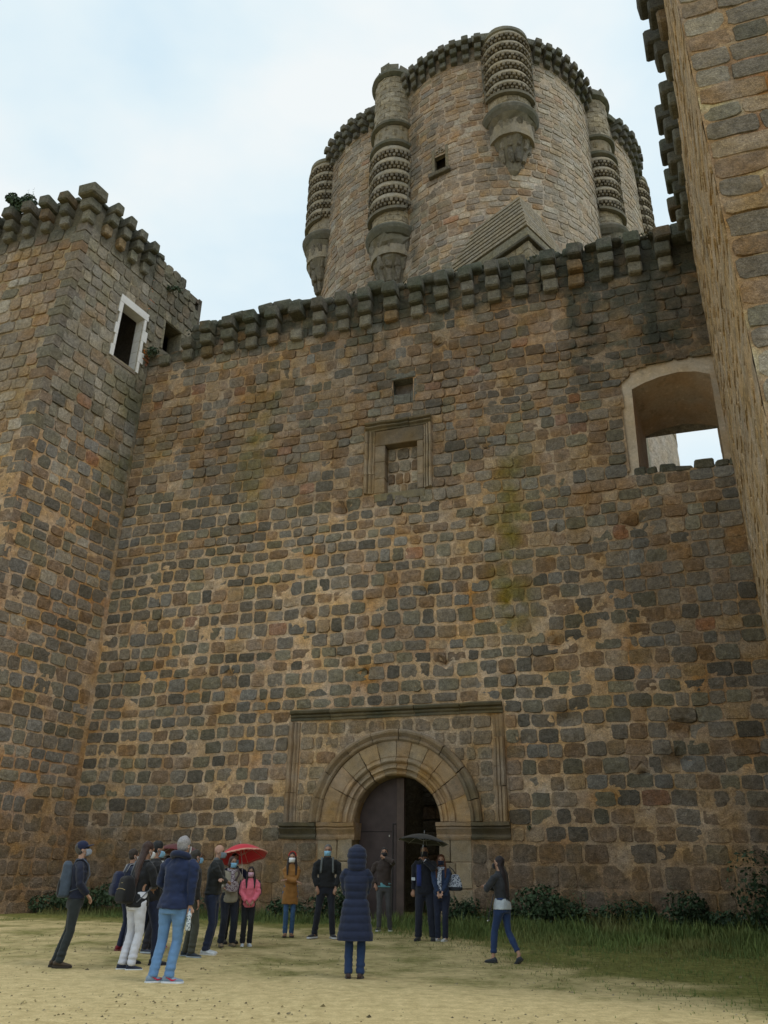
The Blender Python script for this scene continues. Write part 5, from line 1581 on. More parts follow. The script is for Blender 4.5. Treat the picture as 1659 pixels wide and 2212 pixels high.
def ik(S, T, l1, l2, hint):
    S, T = Vector(S), Vector(T)
    d = T - S
    L = min(d.length, (l1 + l2) * .995)
    dn = d.normalized()
    T = S + dn * L
    a = (l1 * l1 - l2 * l2 + L * L) / (2 * L)
    h = math.sqrt(max(l1 * l1 - a * a, 0))
    hv = Vector(hint); hv = hv - dn * hv.dot(dn)
    hv = hv.normalized() if hv.length > 1e-4 else Vector((0, 0, -1))
    return S + dn * a + hv * h, T

SKIN = {'fair': (0.42, 0.25, 0.18), 'tan': (0.33, 0.185, 0.125), 'dark': (0.27, 0.15, 0.10)}
_skin = {}
def skin_mat(k):
    if k not in _skin:
        _skin[k] = plain_material('skin', SKIN[k], 0.55, 0.06, 20.0, 0.05)
    return _skin[k]
M_EYE = plain_material('eye_dark', (0.02, 0.015, 0.012), 0.3, 0.05, 9.0, 0.0)
M_RUBBER = plain_material('white_rubber', (0.62, 0.64, 0.66), 0.7, 0.08, 20.0, 0.05)

def hand(mb, wrist, direction, palmn, s=1.0, curl=0.6, side=1):
    """palm, four unequal bent fingers and a thumb leaving the side of the palm"""
    w = Vector(wrist); d = Vector(direction).normalized(); n = Vector(palmn); n = (n - d * n.dot(d)).normalized(); a = d.cross(n).normalized() * side
    tube(mb, [w - d * .02, w + d * .02, w + d * .055, w + d * .085], [(.024 * s, .018 * s), (.033 * s, .016 * s), (.040 * s, .015 * s), (.038 * s, .013 * s)], 8)
    for k, (off, ln) in enumerate(((-.029, .070), (-.010, .080), (.010, .075), (.028, .058))):
        p0 = w + d * .075 * s + a * off * s
        p1 = p0 + (d * math.cos(curl * .5) + n * math.sin(curl * .5)) * ln * .45 * s
        p2 = p1 + (d * math.cos(curl * 1.3) + n * math.sin(curl * 1.3)) * ln * .32 * s
        p3 = p2 + (d * math.cos(curl * 2.0) + n * math.sin(curl * 2.0)) * ln * .26 * s
        tube(mb, [p0, p1, p2, p3], [.0098 * s, .0092 * s, .0085 * s, .007 * s], 6)
    p0 = w + d * .025 * s - a * .026 * s
    p1 = p0 + (d * .7 - a * .55 + n * .25).normalized() * .038 * s
    p2 = p1 + (d * .85 - a * .1 + n * .45).normalized() * .030 * s
    tube(mb, [p0, p1, p2], [.013 * s, .011 * s, .009 * s], 6)

def person(label, px, H, face, build=1.0, lean=(0, 0), hip=(0, 0), feet=((-.1, 0), (.1, 0)), hands=((-.24, .05, .80), (.24, .05, .80)), hints=((-.3, -1, 0), (.3, -1, 0)),
           top=(0.02, 0.02, 0.03), hem=0.86, flare=0.0, trousers=(0.02, 0.025, 0.05), legr=1.0, shoe=(0.03, 0.03, 0.03), sole=None, skin='tan',
           hair=('short', (0.02, 0.015, 0.012)), mask=None, look=(0, 0), curl=.6, puffer=False, hood=None, collar=None, tail=None, palms=((0, 0, -1), (0, 0, -1)), fine=1.0,
           shirt=None, female=False, scarf=None, cap=None, band=None, foot_yaw=(8, -8), pants_end=.03, glasses=False, sleeve_r=1.0, heel=0.0, hem_back=None):
    """px = ground position; the figure is built standing at the origin facing +Y, then turned"""
    x, y = px
    g = float(gz(x, y)) + 0.004
    e = empty('person', (x, y, g), label, 'person', rz=-math.radians(face))
    s = H / 1.75
    vx = .0125 * s / fine
    hx, hy = hip; lx, ly = lean
    J = lambda z: ((hx * min(z / .95, 1) + (lx - hx) * max(0, (z - .95) / .8)), (hy * min(z / .95, 1) + (ly - hy) * max(0, (z - .95) / .8)))
    def S_(p): return Vector((p[0] * s, p[1] * s, p[2] * s))
    shw = (.172 if female else .195) * build
    # skeleton points
    sh = [Vector(((i * shw) + J(1.42)[0], J(1.42)[1] - .005, 1.425)) for i in (-1, 1)]
    hands_ = [Vector(hands[0]), Vector(hands[1])]
    el = []
    wr = []
    for k in (0, 1):
        e_, w_ = ik(sh[k], hands_[k], .285, .245, hints[k]); el.append(e_); wr.append(w_)
    hipj = [Vector((i * .088 * build + J(.92)[0], J(.92)[1], .92)) for i in (-1, 1)]
    ank = [Vector((feet[k][0], feet[k][1], .085 + (feet[k][2] if len(feet[k]) > 2 else 0))) for k in (0, 1)]
    kn = []
    for k in (0, 1):
        kk, _ = ik(hipj[k], ank[k], .425, .42, (0, 1, 0)); kn.append(kk)
    hc = Vector((J(1.62)[0], J(1.62)[1] + .012, 1.628))
    nod, turn = math.radians(look[0]), math.radians(look[1])
    HR = Matrix.Rotation(-turn, 3, 'Z') @ Matrix.Rotation(nod, 3, 'X')
    def hp(v): return (hc + HR @ Vector(v)) * s
    # ---- body, one continuous surface
    mb = MB()
    secs = []
    for (z, rx, ry) in ((.86, .125, .08), (.95, .135, .09), (1.05, .135, .095), (1.2, .145, .1), (1.33, .16, .1), (1.42, .14, .08), (1.475, .075, .06)):
        jx, jy = J(z); secs.append((jx * s, jy * s, z * s, rx * s * build, ry * s * build))
    loft(mb, secs)
    jn = J(1.46)
    tube(mb, [S_((jn[0], jn[1] - .01, 1.42)), S_((jn[0], jn[1], 1.5)), hp((0, -.012, -.05))], [.062 * s, .052 * s, .052 * s], 12)
    ellipsoid(mb, hp((0, -.008, .03)), (.074 * s, .092 * s, .088 * s), rot=HR)
    ellipsoid(mb, hp((0, .018, -.035)), (.057 * s, .066 * s, .078 * s), rot=HR)
    tube(mb, [hp((0, .080, .02)), hp((0, .094, -.012)), hp((0, .102, -.028)), hp((0, .082, -.04))], [.006 * s, .010 * s, .014 * s, .008 * s], 8)
    ellipsoid(mb, hp((0, .082, -.065)), (.024 * s, .010 * s, .010 * s), 8, 6, rot=HR)
    ellipsoid(mb, hp((0, .086, .030)), (.050 * s, .008 * s, .008 * s), 8, 6, rot=HR)
    for i in (-1, 1): ellipsoid(mb, hp((i * .074, -.005, -.012)), (.010 * s, .018 * s, .030 * s), 8, 6, rot=HR)
    for k in (0, 1):
        ctr = Vector((J(1.40)[0], J(1.40)[1], 1.40))
        tube(mb, [S_(ctr.lerp(sh[k], .3) + Vector((0, 0, -.04))), S_(ctr.lerp(sh[k], .85) + Vector((0, 0, -.045))), S_(sh[k].lerp(el[k], .5)), S_(el[k]), S_(el[k].lerp(wr[k], .4)), S_(wr[k])], [.034 * s, .032 * s, .036 * s, .034 * s, .034 * s, .025 * s], 10)
        hand(mb, S_(wr[k]), (wr[k] - el[k]), palms[k], s * (.95 if female else 1.05), curl, side=1 if k else -1)
        tube(mb, [S_(hipj[k] + Vector((0, 0, .02))), S_(hipj[k].lerp(kn[k], .5)), S_(kn[k]), S_(kn[k].lerp(ank[k], .35)), S_(ank[k])], [.066 * s, .055 * s, .042 * s, .038 * s, .033 * s], 10)
        tube(mb, [S_(ank[k]), S_(ank[k] + Vector((0, .05, -.045)))], [.036 * s, .03 * s], 8)
    bake(mb, 'body', skin_mat(skin), e, vx * .92, 3)
    # ---- face details
    for i in (-1, 1):
        m_ = MB(); ellipsoid(m_, hp((i * .031, .076, .012)), (.013 * s, .007 * s, .0065 * s), 8, 6, rot=HR); o = m_.build('eye', M_EYE, None, smooth=True); o.parent = e
        m_ = MB(); ellipsoid(m_, hp((i * .033, .080, .033)), (.020 * s, .006 * s, .0045 * s), 8, 6, rot=HR); o = m_.build('eyebrow', cloth(hair[1] if hair and hair[0] != 'bald' else (.08, .05, .04)), None, smooth=True); o.parent = e
    if glasses:
        m_ = MB()
        for i in (-1, 1): ellipsoid(m_, hp((i * .032, .088, .010)), (.026 * s, .006 * s, .017 * s), 10, 6, rot=HR)
        tube(m_, [hp((-.075, 0, .012)), hp((-.05, .08, .014)), hp((.05, .08, .014)), hp((.075, 0, .012))], .004 * s, 5)
        o = m_.build('glasses', M_DARK, None, smooth=True); o.parent = e
    # ---- trousers
    mb = MB()
    secs = []
    for (z, rx, ry) in ((.80, .150, .115), (.86, .165, .125), (.93, .168, .122), (1.0, .158, .115), (1.05, .15, .11)):
        jx, jy = J(z); secs.append((jx * s, jy * s, z * s, rx * s * build * (1.03 if female else .97), ry * s * build))
    loft(mb, secs)
    for k in (0, 1):
        end = ank[k] + (kn[k] - ank[k]).normalized() * (pants_end - .045)
        q = legr
        tube(mb, [S_(hipj[k] + Vector((0, 0, -.0))), S_(hipj[k].lerp(kn[k], .22)), S_(hipj[k].lerp(kn[k], .6)), S_(kn[k]), S_(kn[k].lerp(end, .45)), S_(kn[k].lerp(end, .85)), S_(end)],
             [.098 * s * build, .096 * s * build, .080 * s * q, .066 * s * q, .064 * s * q, .058 * s * q, .060 * s * q], 14)
    fz = s
    bake(mb, 'trousers', cloth(trousers, scale=9.0), e, vx * 1.1, 3, disp=lambda c: .009 * fbm(c * np.array([1, 1, .55]), 9, 5) + .011 * np.abs(vnoise(c * np.array([.6, .6, 2.4]), 7, 8)) * sst(.6 * fz, .1 * fz, c[:, 2]) + .004 * vnoise(c * np.array([1, 1, 1.6]), 14, 9))
    # ---- shoes
    for k in (0, 1):
        fy = math.radians(foot_yaw[k]); R2 = Matrix.Rotation(fy, 3, 'Z')
        up = feet[k][2] if len(feet[k]) > 2 else 0
        pitch = Matrix.Rotation(math.radians(-35 if up > .02 else 0), 3, 'X')
        A = Vector((feet[k][0], feet[k][1], 0)) * s
        fs = s * (.92 if female else 1.05)
        def Q(v): return A + R2 @ (pitch @ (Vector(v) * fs) + Vector((0, 0, up * s * .6)))
        m_ = MB()
        prof = [(-.075, .030, .034, .062), (-.05, .038, .04, .088), (0, .041, .045, .092), (.05, .044, .036, .062), (.10, .048, .030, .046), (.145, .044, .025, .036), (.178, .026, .02, .026)]
        V = []; n = 12
        for (yy, rx, rz_, zt) in prof:
            for q_ in range(n):
                t = 2 * math.pi * q_ / n
                zz = zt * .5 + .012 + math.sin(t) * zt * .5
                V.append(Q((rx * math.cos(t) * (1 if math.sin(t) < .5 else .9), yy, zz)))
        m = len(prof)
        F = [(i * n + q_, i * n + (q_ + 1) % n, (i + 1) * n + (q_ + 1) % n, (i + 1) * n + q_) for i in range(m - 1) for q_ in range(n)] + [tuple(range(n))[::-1], tuple((m - 1) * n + q_ for q_ in range(n))]
        m_.add(V, F)
        so = m_.build('shoe', cloth(shoe, .6, scale=20.0, bump=.1), None, smooth=True); so.parent = e
        m_ = MB()
        prof2 = [(-.085, .028), (-.05, .042), (0, .044), (.05, .047), (.10, .052), (.15, .047), (.188, .026)]
        V = []
        for (yy, rx) in prof2:
            for (sx, zz) in ((-1, -.003), (1, -.003), (1, .024), (-1, .024)): V.append(Q((sx * rx, yy, zz)))
        m = len(prof2)
        F = [(i * 4 + q_, i * 4 + (q_ + 1) % 4, (i + 1) * 4 + (q_ + 1) % 4, (i + 1) * 4 + q_) for i in range(m - 1) for q_ in range(4)] + [(3, 2, 1, 0), tuple((m - 1) * 4 + q_ for q_ in range(4))]
        m_.add(V, F)
        o = m_.build('sole', cloth(sole, .7) if sole else cloth((.02, .02, .02), .7), None); o.parent = so
    # ---- shirt tail showing under the top
    if shirt:
        col_, zb_ = shirt
        sk = 1.0 if female else .93
        mb = MB(); secs = []
        for (z, rx, ry) in ((zb_, .190 * sk, .145 * sk), (zb_ + .08, .185 * sk, .142 * sk), (1.05, .15, .11)):
            jx, jy = J(z); secs.append((jx * s, jy * s, z * s, rx * s * build, ry * s * build))
        loft(mb, secs)
        bake(mb, 'shirt_tail', cloth(col_), e, vx, 2, disp=lambda c: .006 * fbm(c, 14, 3))
    # ---- jacket / coat
    mb = MB()
    secs = []
    lo = hem
    base = [(1.05, .160, .122), (1.15, .160, .124), (1.26, .178, .134), (1.36, .186, .128), (1.425, .168, .104), (1.475, .095, .082), (1.50, .075, .075)]
    if female: base = [(1.05, .142, .118), (1.15, .148, .122), (1.26, .165, .142), (1.36, .168, .122), (1.42, .150, .098), (1.475, .085, .078), (1.50, .070, .072)]
    zz = lo; pre = []
    while zz < 1.03:
        t = (1.05 - zz) / max(1.05 - lo, .01)
        pre.append((zz, base[0][1] + .022 + flare * t, base[0][2] + .014 + flare * .8 * t)); zz += .1
    for (z, rx, ry) in pre + base:
        jx, jy = J(z); secs.append((jx * s, jy * s, z * s, rx * s * build, ry * s * build))
    loft(mb, secs, 20)
    for k in (0, 1):
        ctr = Vector((J(1.38)[0], J(1.38)[1], 1.385))
        q = sleeve_r
        cuff = wr[k] + (el[k] - wr[k]).normalized() * .015
        tube(mb, [S_(ctr.lerp(sh[k], .25) + Vector((0, 0, -.025))), S_(ctr.lerp(sh[k], .88) + Vector((0, 0, -.022))), S_(sh[k].lerp(el[k], .22)), S_(sh[k].lerp(el[k], .75)), S_(el[k]), S_(el[k].lerp(wr[k], .5)), S_(cuff)],
             [.060 * s * build, .070 * s * build * q ** .5, .068 * s * q, .060 * s * q, .058 * s * q, .050 * s * q, .042 * s * q], 14)
    if puffer:
        dsp = lambda c: .014 * s * np.abs(np.sin(c[:, 2] / s * math.pi / .105 + .35 * vnoise(c, 2.0, 4))) ** .6 - .008 + .004 * fbm(c, 12, 3)
    else:
        dsp = lambda c: .011 * fbm(c * np.array([1, 1, .7]), 8, 15) + .008 * vnoise(c * np.array([1, 1, 2.0]), 13, 19)
    jk = bake(mb, 'coat' if hem < .75 else 'jacket', cloth(top, .75 if puffer else .85), e, vx * 1.1, 3, disp=dsp)
    if collar:
        m_ = MB(); jx, jy = J(1.49)
        n = 18; V = []
        for (z, r_) in ((1.455, .082), (1.53, .075), (1.535, .066), (1.46, .070)):
            for q_ in range(n):
                t = 2 * math.pi * q_ / n
                V.append(S_((jx + r_ * math.cos(t), jy + r_ * math.sin(t) * .95, z + (.0 if math.sin(t) < .6 else -.03))))
        F = [(i * n + q_, i * n + (q_ + 1) % n, ((i + 1) % 4) * n + (q_ + 1) % n, ((i + 1) % 4) * n + q_) for i in range(4) for q_ in range(n)]
        m_.add(V, F); o = m_.build('collar', cloth(collar), None, smooth=True); o.parent = e
    if scarf:
        m_ = MB(); jx, jy = J(1.47)
        ringp = [S_((jx + .085 * math.cos(t), jy + .02 + .085 * math.sin(t), 1.475 - .02 * math.sin(t))) for t in [2 * math.pi * q_ / 14 for q_ in range(15)]]
        tube(m_, ringp, .034 * s, 8)
        jx, jy = J(1.3)
        tube(m_, [S_((jx + .02, jy + .12, 1.44)), S_((jx + .03, jy + .165, 1.3)), S_((jx + .035, jy + .16, 1.15)), S_((jx + .035, jy + .15, scarf[2]))], [(.045 * s, .025 * s), (.055 * s, .022 * s), (.055 * s, .02 * s), (.052 * s, .016 * s)], 8)
        pm = bpy.data.materials.new('patterned_scarf'); t_, b_ = nodes_of(pm)
        vo = t_.nodes.new('ShaderNodeTexVoronoi'); vo.inputs['Scale'].default_value = 38
        tcn = t_.nodes.new('ShaderNodeTexCoord'); t_.links.new(tcn.outputs['Object'], vo.inputs['Vector'])
        cr = t_.nodes.new('ShaderNodeValToRGB'); cr.color_ramp.interpolation = 'CONSTANT'
        cr.color_ramp.elements[0].color = tuple(scarf[0]) + (1,); cr.color_ramp.elements[1].position = .42; cr.color_ramp.elements[1].color = tuple(scarf[1]) + (1,)
        t_.links.new(vo.outputs['Distance'], cr.inputs[0]); t_.links.new(cr.outputs[0], b_.inputs['Base Color']); b_.inputs['Roughness'].default_value = .9
        bake(m_, 'scarf', pm, e, .011, 2, disp=lambda c: .004 * fbm(c, 20, 3))
    # ---- hair
    if hood:
        m_ = MB()
        ellipsoid(m_, hp((0, -.02, .025)), (.150 * s, .150 * s, .152 * s), 18, 12, rot=HR)
        tube(m_, [hp((0, -.02, -.04)), S_((J(1.5)[0], J(1.5)[1] - .01, 1.50)), S_((J(1.44)[0], J(1.44)[1] - .01, 1.435))], [.145 * s, .142 * s, .125 * s], 16)
        bake(m_, 'hood', cloth(hood, .75), e, vx, 3, disp=(lambda c: .012 * s * np.abs(np.sin(c[:, 2] / s * math.pi / .085 + .3)) ** .6 - .006) if puffer else None)
    elif hair and hair[0] != 'bald':
        kind, hcol = hair
        m_ = MB()
        ellipsoid(m_, hp((0, -.022, .045)), (.083 * s, .096 * s, .090 * s), 18, 12, rot=HR)
        ellipsoid(m_, hp((0, -.040, .0)), (.078 * s, .068 * s, .075 * s), 14, 10, rot=HR)
        if kind in ('long', 'longer', 'side'):
            L = {'long': .34, 'longer': .56, 'side': .34}[kind]
            bk_ = J(1.45)
            tube(m_, [hp((0, -.05, .02)), hp((0, -.065, -.07)), S_((bk_[0], bk_[1] - .105, 1.44)), S_((bk_[0], bk_[1] - .15, 1.62 - L))], [(.082 * s, .06 * s), (.088 * s, .05 * s), (.105 * s, .035 * s), (.06 * s, .018 * s)], 12)
            if kind != 'longer':
                for i in (-1, 1):
                    tube(m_, [hp((i * .066, .005, .03)), hp((i * .082, .005, -.05)), S_((bk_[0] + i * .10, bk_[1] + .07, 1.44)), S_((bk_[0] + i * .10, bk_[1] + .145, 1.60 - L))], [(.028 * s, .03 * s), (.03 * s, .035 * s), (.036 * s, .03 * s), (.02 * s, .012 * s)], 8)
        elif kind == 'bob':
            for i in (-1, 1): tube(m_, [hp((i * .066, -.01, .03)), hp((i * .078, -.01, -.05)), hp((i * .070, -.02, -.10))], [.03 * s, .034 * s, .018 * s], 8)
            ellipsoid(m_, hp((0, -.06, -.04)), (.085 * s, .055 * s, .08 * s), rot=HR)
        ho = bake(m_, 'hair', cloth(hcol, .55, .3, 40.0, .5), e, vx, 2, disp=lambda c: .006 * fbm(c * np.array([2.2, 2.2, .5]), 16, 5) + (.006 * vnoise(c, 22, 3) if kind in ('short', 'bob') else 0))
        if band:
            m_ = MB()
            tube(m_, [hp((-.088 * math.cos(t), .01, .035 + .105 * math.sin(t))) for t in [math.pi * q_ / 12 for q_ in range(13)]], .012 * s, 6)
            o = m_.build('hairband', cloth(band), None, smooth=True); o.parent = e
        if kind == 'grey_thin': pass
    if cap:
        m_ = MB()
        ellipsoid(m_, hp((0, -.012, .052)), (.089 * s, .104 * s, .088 * s), 18, 12, rot=HR)
        c_ = bake(m_, 'cap', cloth(cap), e, vx, 2)
        m_ = MB(); V = []; n = 12
        for q_ in range(n + 1):
            t = math.pi * q_ / n
            for (rr, dz) in ((.80, 0), (1.0, -.006)):
                V.append(hp((.078 * math.cos(t) * rr, .055 + (.115 if rr == 1 else .02) * math.sin(t), .052 + dz - .012 * abs(math.cos(t)))))
            for (rr, dz) in ((1.0, -.012), (.80, -.006)):
                V.append(hp((.078 * math.cos(t) * rr, .055 + (.115 if rr == 1 else .02) * math.sin(t), .052 + dz - .012 * abs(math.cos(t)))))
        F = [(i * 4 + q_, i * 4 + (q_ + 1) % 4, (i + 1) * 4 + (q_ + 1) % 4, (i + 1) * 4 + q_) for i in range(n) for q_ in range(4)] + [(3, 2, 1, 0), (n * 4, n * 4 + 1, n * 4 + 2, n * 4 + 3)]
        m_.add(V, F); o = m_.build('cap_peak', cloth(cap), None); o.parent = c_
    # ---- face mask
    if mask:
        m_ = MB(); nU, nV = 12, 7; V = []
        for lay in (1.0, 1.06):
            for j in range(nV):
                tz = j / (nV - 1)
                zz_ = -.105 + .098 * tz
                for i in range(nU):
                    a = math.radians(-72 + 144 * i / (nU - 1))
                    bulge = .016 * math.cos(a) ** 2 * math.sin(math.pi * min(1, tz * .9 + .1))
                    rx, ry = .066 + .008 * tz, .088 + bulge + (.010 if 0.35 < tz < .95 else 0)
                    V.append(hp((rx * lay * math.sin(a), .014 + ry * lay * math.cos(a) - (.02 if j == 0 else 0), zz_)))
        o_ = nU * nV
        F = []
        for j in range(nV - 1):
            for i in range(nU - 1):
                a = j * nU + i
                F.append((o_ + a, o_ + a + 1, o_ + a + nU + 1, o_ + a + nU)); F.append((a, a + nU, a + nU + 1, a + 1))
        for i in range(nU - 1): F.append((i, i + 1, o_ + i + 1, o_ + i)); F.append(((nV - 1) * nU + i, o_ + (nV - 1) * nU + i, o_ + (nV - 1) * nU + i + 1, (nV - 1) * nU + i + 1))
        for j in range(nV - 1): F.append((j * nU, o_ + j * nU, o_ + (j + 1) * nU, (j + 1) * nU)); F.append((j * nU + nU - 1, (j + 1) * nU + nU - 1, o_ + (j + 1) * nU + nU - 1, o_ + j * nU + nU - 1))
        m_.add(V, F); o = m_.build('face_mask', cloth(mask, .8, .05), None, smooth=True); o.parent = e
        m_ = MB()
        for i in (-1, 1):
            tube(m_, [hp((i * .070, .035, -.02)), hp((i * .079, .0, -.002)), hp((i * .080, -.018, -.02)), hp((i * .068, .03, -.075))], .0022 * s, 4)
        o = m_.build('ear_loop', cloth(mask, .8, .05), None); o.parent = e
    info = dict(e=e, s=s, hand=[S_(w) for w in wr], elbow=[S_(a) for a in el], J=J, head=hp((0, 0, 0)), hp=hp, sh=[S_(a) for a in sh])
    return info

def child_part(p, mb, name, mat, smooth=True, **kw):
    o = mb.build(name, mat, None, smooth=smooth, **kw); o.parent = p['e'] if isinstance(p, dict) else p; return o

def backpack(p, label, col, col2, side=0.0, off=-.17, zc=1.20, size=(.15, .10, .24), straps=(0.1, 0.1, 0.12), single=False, trim=None):
    """rucksack worn on the back: main bag, lower pocket, straps that pass over the shoulders"""
    e0 = p['e']; s = p['s']
    e = empty('backpack', e0.location, label, 'backpack', rz=e0.rotation_euler.z)
    jx, jy = p['J'](zc)
    m_ = MB()
    loft(m_, [((jx + side) * s, (jy + off - .02 * abs(t)) * s, (zc + size[2] * t) * s, size[0] * s * q, size[1] * s * q2) for (t, q, q2) in ((-1, .8, .8), (-.85, 1, 1.05), (-.3, 1, 1.1), (.3, .95, .95), (.8, .8, .75), (1, .5, .45))], 16, 3.2)
    b = bake(m_, 'main_bag', cloth(col), e, .014, 3, disp=lambda c: .007 * fbm(c, 9, 3))
    m_ = MB()
    loft(m_, [((jx + side) * s, (jy + off - size[1] * .85) * s, (zc + size[2] * t) * s, size[0] * s * q * .86, size[1] * s * .45 * q) for (t, q) in ((-.92, .8), (-.8, 1), (-.3, 1), (.0, .8))], 14, 3.2)
    bake(m_, 'front_pocket', cloth(col2), e, .013, 3)
    if trim:
        for zt in (-.02, .38):
            m_ = MB(); y_ = (jy + off - size[1] * (1.25 if zt < .1 else .98)) * s
            tube(m_, [((jx + side + t * size[0] * .7) * s, y_ + abs(t) * .02, (zc + size[2] * zt + .02 * (1 - t * t)) * s) for t in (-1, -.5, 0, .5, 1)], .0045, 5)
            o = m_.build('zip', cloth(trim, .4), None); o.parent = e
    for i in ((-1, 1) if not single else (1,)):
        m_ = MB()
        x0 = (.085 if not single else .02) * i
        tube(m_, [((jx + x0 + side * .5) * s, (jy + off * .6) * s, (zc + .2) * s), ((jx + x0 * 1.2) * s, (jy - .07) * s, 1.475 * s), ((jx + x0 * 1.35) * s, (jy + .02) * s, 1.497 * s), ((jx + x0 * 1.35) * s, (jy + .115) * s, 1.42 * s), ((jx + x0 * 1.5) * s, (jy + .158) * s, 1.27 * s), ((jx + x0 * 1.9) * s, (jy + .09) * s, 1.10 * s), ((jx + x0 * 1.6) * s, (jy + off * .6) * s, (zc - .17) * s)],
             [(.022 * s, .008 * s)] * 7, 6)
        o = m_.build('strap', cloth(straps), None, smooth=True); o.parent = e
    return e

def umbrella(label, centre, radius, height, grip, col, shaftcol, trim=None, ribs=8, tilt=(0, 0), handlecol=(.03, .03, .03)):
    """open umbrella: scalloped canopy with thickness, ribs, shaft, ferrule, handle"""
    e = empty('umbrella', grip, label, 'umbrella')
    G = Vector(grip); Cc = Vector((G.x + centre[0], G.y + centre[1], centre[2]))
    ax = (Cc - G).normalized()
    R_ = ax.to_track_quat('Z', 'Y').to_matrix()
    def Q(x, y, z): return (Cc - G) + R_ @ Vector((x, y, z))
    nr = 10; nt_ = ribs * 4
    m_ = MB(); V = []
    for lay in (0, 1):
        for j in range(nr + 1):
            r = j / nr
            for k in range(nt_):
                t = 2 * math.pi * k / nt_
                ph = (k % 4) / 4
                sag = math.sin(math.pi * ph)
                rr = radius * r * (1 - .055 * sag * r)
                z = height * (math.cos(r * math.pi / 2 * .93)) + .018 * sag * r ** 2 - (.004 if lay else 0)
                V.append(Q(rr * math.cos(t), rr * math.sin(t), z))
    F = []
    o_ = (nr + 1) * nt_
    for j in range(nr):
        for k in range(nt_):
            a = j * nt_ + k; b = j * nt_ + (k + 1) % nt_
            F.append((a, a + nt_, b + nt_, b)); F.append((o_ + a, o_ + b, o_ + b + nt_, o_ + a + nt_))
    for k in range(nt_): F.append((nr * nt_ + k, o_ + nr * nt_ + k, o_ + nr * nt_ + (k + 1) % nt_, nr * nt_ + (k + 1) % nt_))
    m_.add(V, F)
    cn = m_.build('canopy', cloth(col, .55, .06, 3.0, .05), None, smooth=True); cn.parent = e
    if trim:
        m_ = MB(); V = []; n2 = 96
        for k in range(n2):
            t = 2 * math.pi * k / n2; ph = (t / (2 * math.pi) * ribs) % 1
            rr = radius * (1 - .055 * math.sin(math.pi * ph)); w = .012 * math.sin(k * 2.1)
            r9 = .93; z9 = height * math.cos(r9 * math.pi / 2 * .93) + .018 * math.sin(math.pi * ph) * .86; z1 = height * math.cos(math.pi / 2 * .93) + .018 * math.sin(math.pi * ph)
            V += [Q(rr * r9 * math.cos(t), rr * r9 * math.sin(t), z9 + .006), Q((rr + .012 + w) * math.cos(t), (rr + .012 + w) * math.sin(t), z1 + .004), Q((rr + .008 + w) * math.cos(t), (rr + .008 + w) * math.sin(t), z1 - .012)]
        F = [(k * 3 + i, k * 3 + i + 1, ((k + 1) % n2) * 3 + i + 1, ((k + 1) % n2) * 3 + i) for k in range(n2) for i in range(2)]
        m_.add(V, F); o = m_.build('ruffle', cloth(trim), None); o.parent = cn
    for k in range(ribs):
        t = 2 * math.pi * k / ribs
        m_ = MB()
        tube(m_, [Q(radius * r * math.cos(t), radius * r * math.sin(t), height * math.cos(r * math.pi / 2 * .93) - .012) for r in (0.03, .3, .6, .85, 1.0)], .003, 4)
        tube(m_, [Q(0, 0, height * .25), Q(radius * .5 * math.cos(t), radius * .5 * math.sin(t), height * math.cos(.5 * math.pi / 2 * .93) - .014)], .0025, 4)
        o = m_.build('rib', M_METAL, None); o.parent = e
    m_ = MB(); tube(m_, [(0, 0, -.0), tuple(Q(0, 0, height + .005))], .0065, 8)
    o = m_.build('shaft', shaftcol, None, smooth=True); o.parent = e
    m_ = MB(); tube(m_, [tuple(Q(0, 0, height - .005)), tuple(Q(0, 0, height + .075))], [.006, .003], 6)
    o = m_.build('ferrule', shaftcol, None, smooth=True); o.parent = e
    m_ = MB(); tube(m_, [tuple(-ax * .09), tuple(ax * .07)], .014, 10)
    o = m_.build('handle', cloth(handlecol, .5), None, smooth=True); o.parent = e
    return e
M_METAL = plain_material('bright_metal', (0.55, 0.56, 0.58), 0.35, 0.05, 9.0, 0.0, metal=0.9)

def wp(p, v):
    """a point of the figure's own frame in the world"""
    e = p['e']; r = Matrix.Rotation(e.rotation_euler.z, 3, 'Z')
    return tuple(Vector(e.location) + r @ Vector(v))

BLACK = (0.012, 0.012, 0.014); NAVY = (0.012, 0.018, 0.045); JEAN = (0.018, 0.035, 0.09)
side_pk = dict(hands=((-.20, .06, .93), (.20, .06, .93)), hints=((-1, -.7, 0), (1, -.7, 0)))
# far group by the gate
pL = person('woman in tan coat with red hairband and white mask, arms folded, near the gate', (-1.91, 19.25), 1.66, 172, female=True, top=(0.26, 0.12, 0.03), hem=.66, flare=.03, trousers=(.035, .085, .18), legr=.86,
            shoe=(.16, .07, .03), hair=('side', (.018, .010, .009)), mask=(.75, .77, .80), band=(.45, .03, .02), hands=((.13, .17, 1.16), (-.13, .20, 1.13)), hints=((-1, -.1, -.6), (1, -.1, -.6)), feet=((-.07, 0), (.07, .02)), look=(5, 8), sleeve_r=1.05)
pM = person('grey haired man in black jacket with blue mask, hands in pockets, legs apart', (-1.12, 19.1), 1.83, 178, top=(.010, .011, .013), hem=.93, trousers=(.012, .014, .022), shoe=(.02, .02, .025), sole=(.55, .57, .6),
            hair=('short', (.12, .115, .11)), mask=(.22, .45, .62), feet=((-.16, .02), (.21, .02)), collar=(.03, .03, .035), sleeve_r=1.12, build=1.04, hands=((-.19, .11, .93), (.19, .11, .93)), hints=((-1, -.5, 0), (1, -.5, 0)), look=(0, 5), foot_yaw=(18, -38))
m_ = MB(); s_ = pM['s']
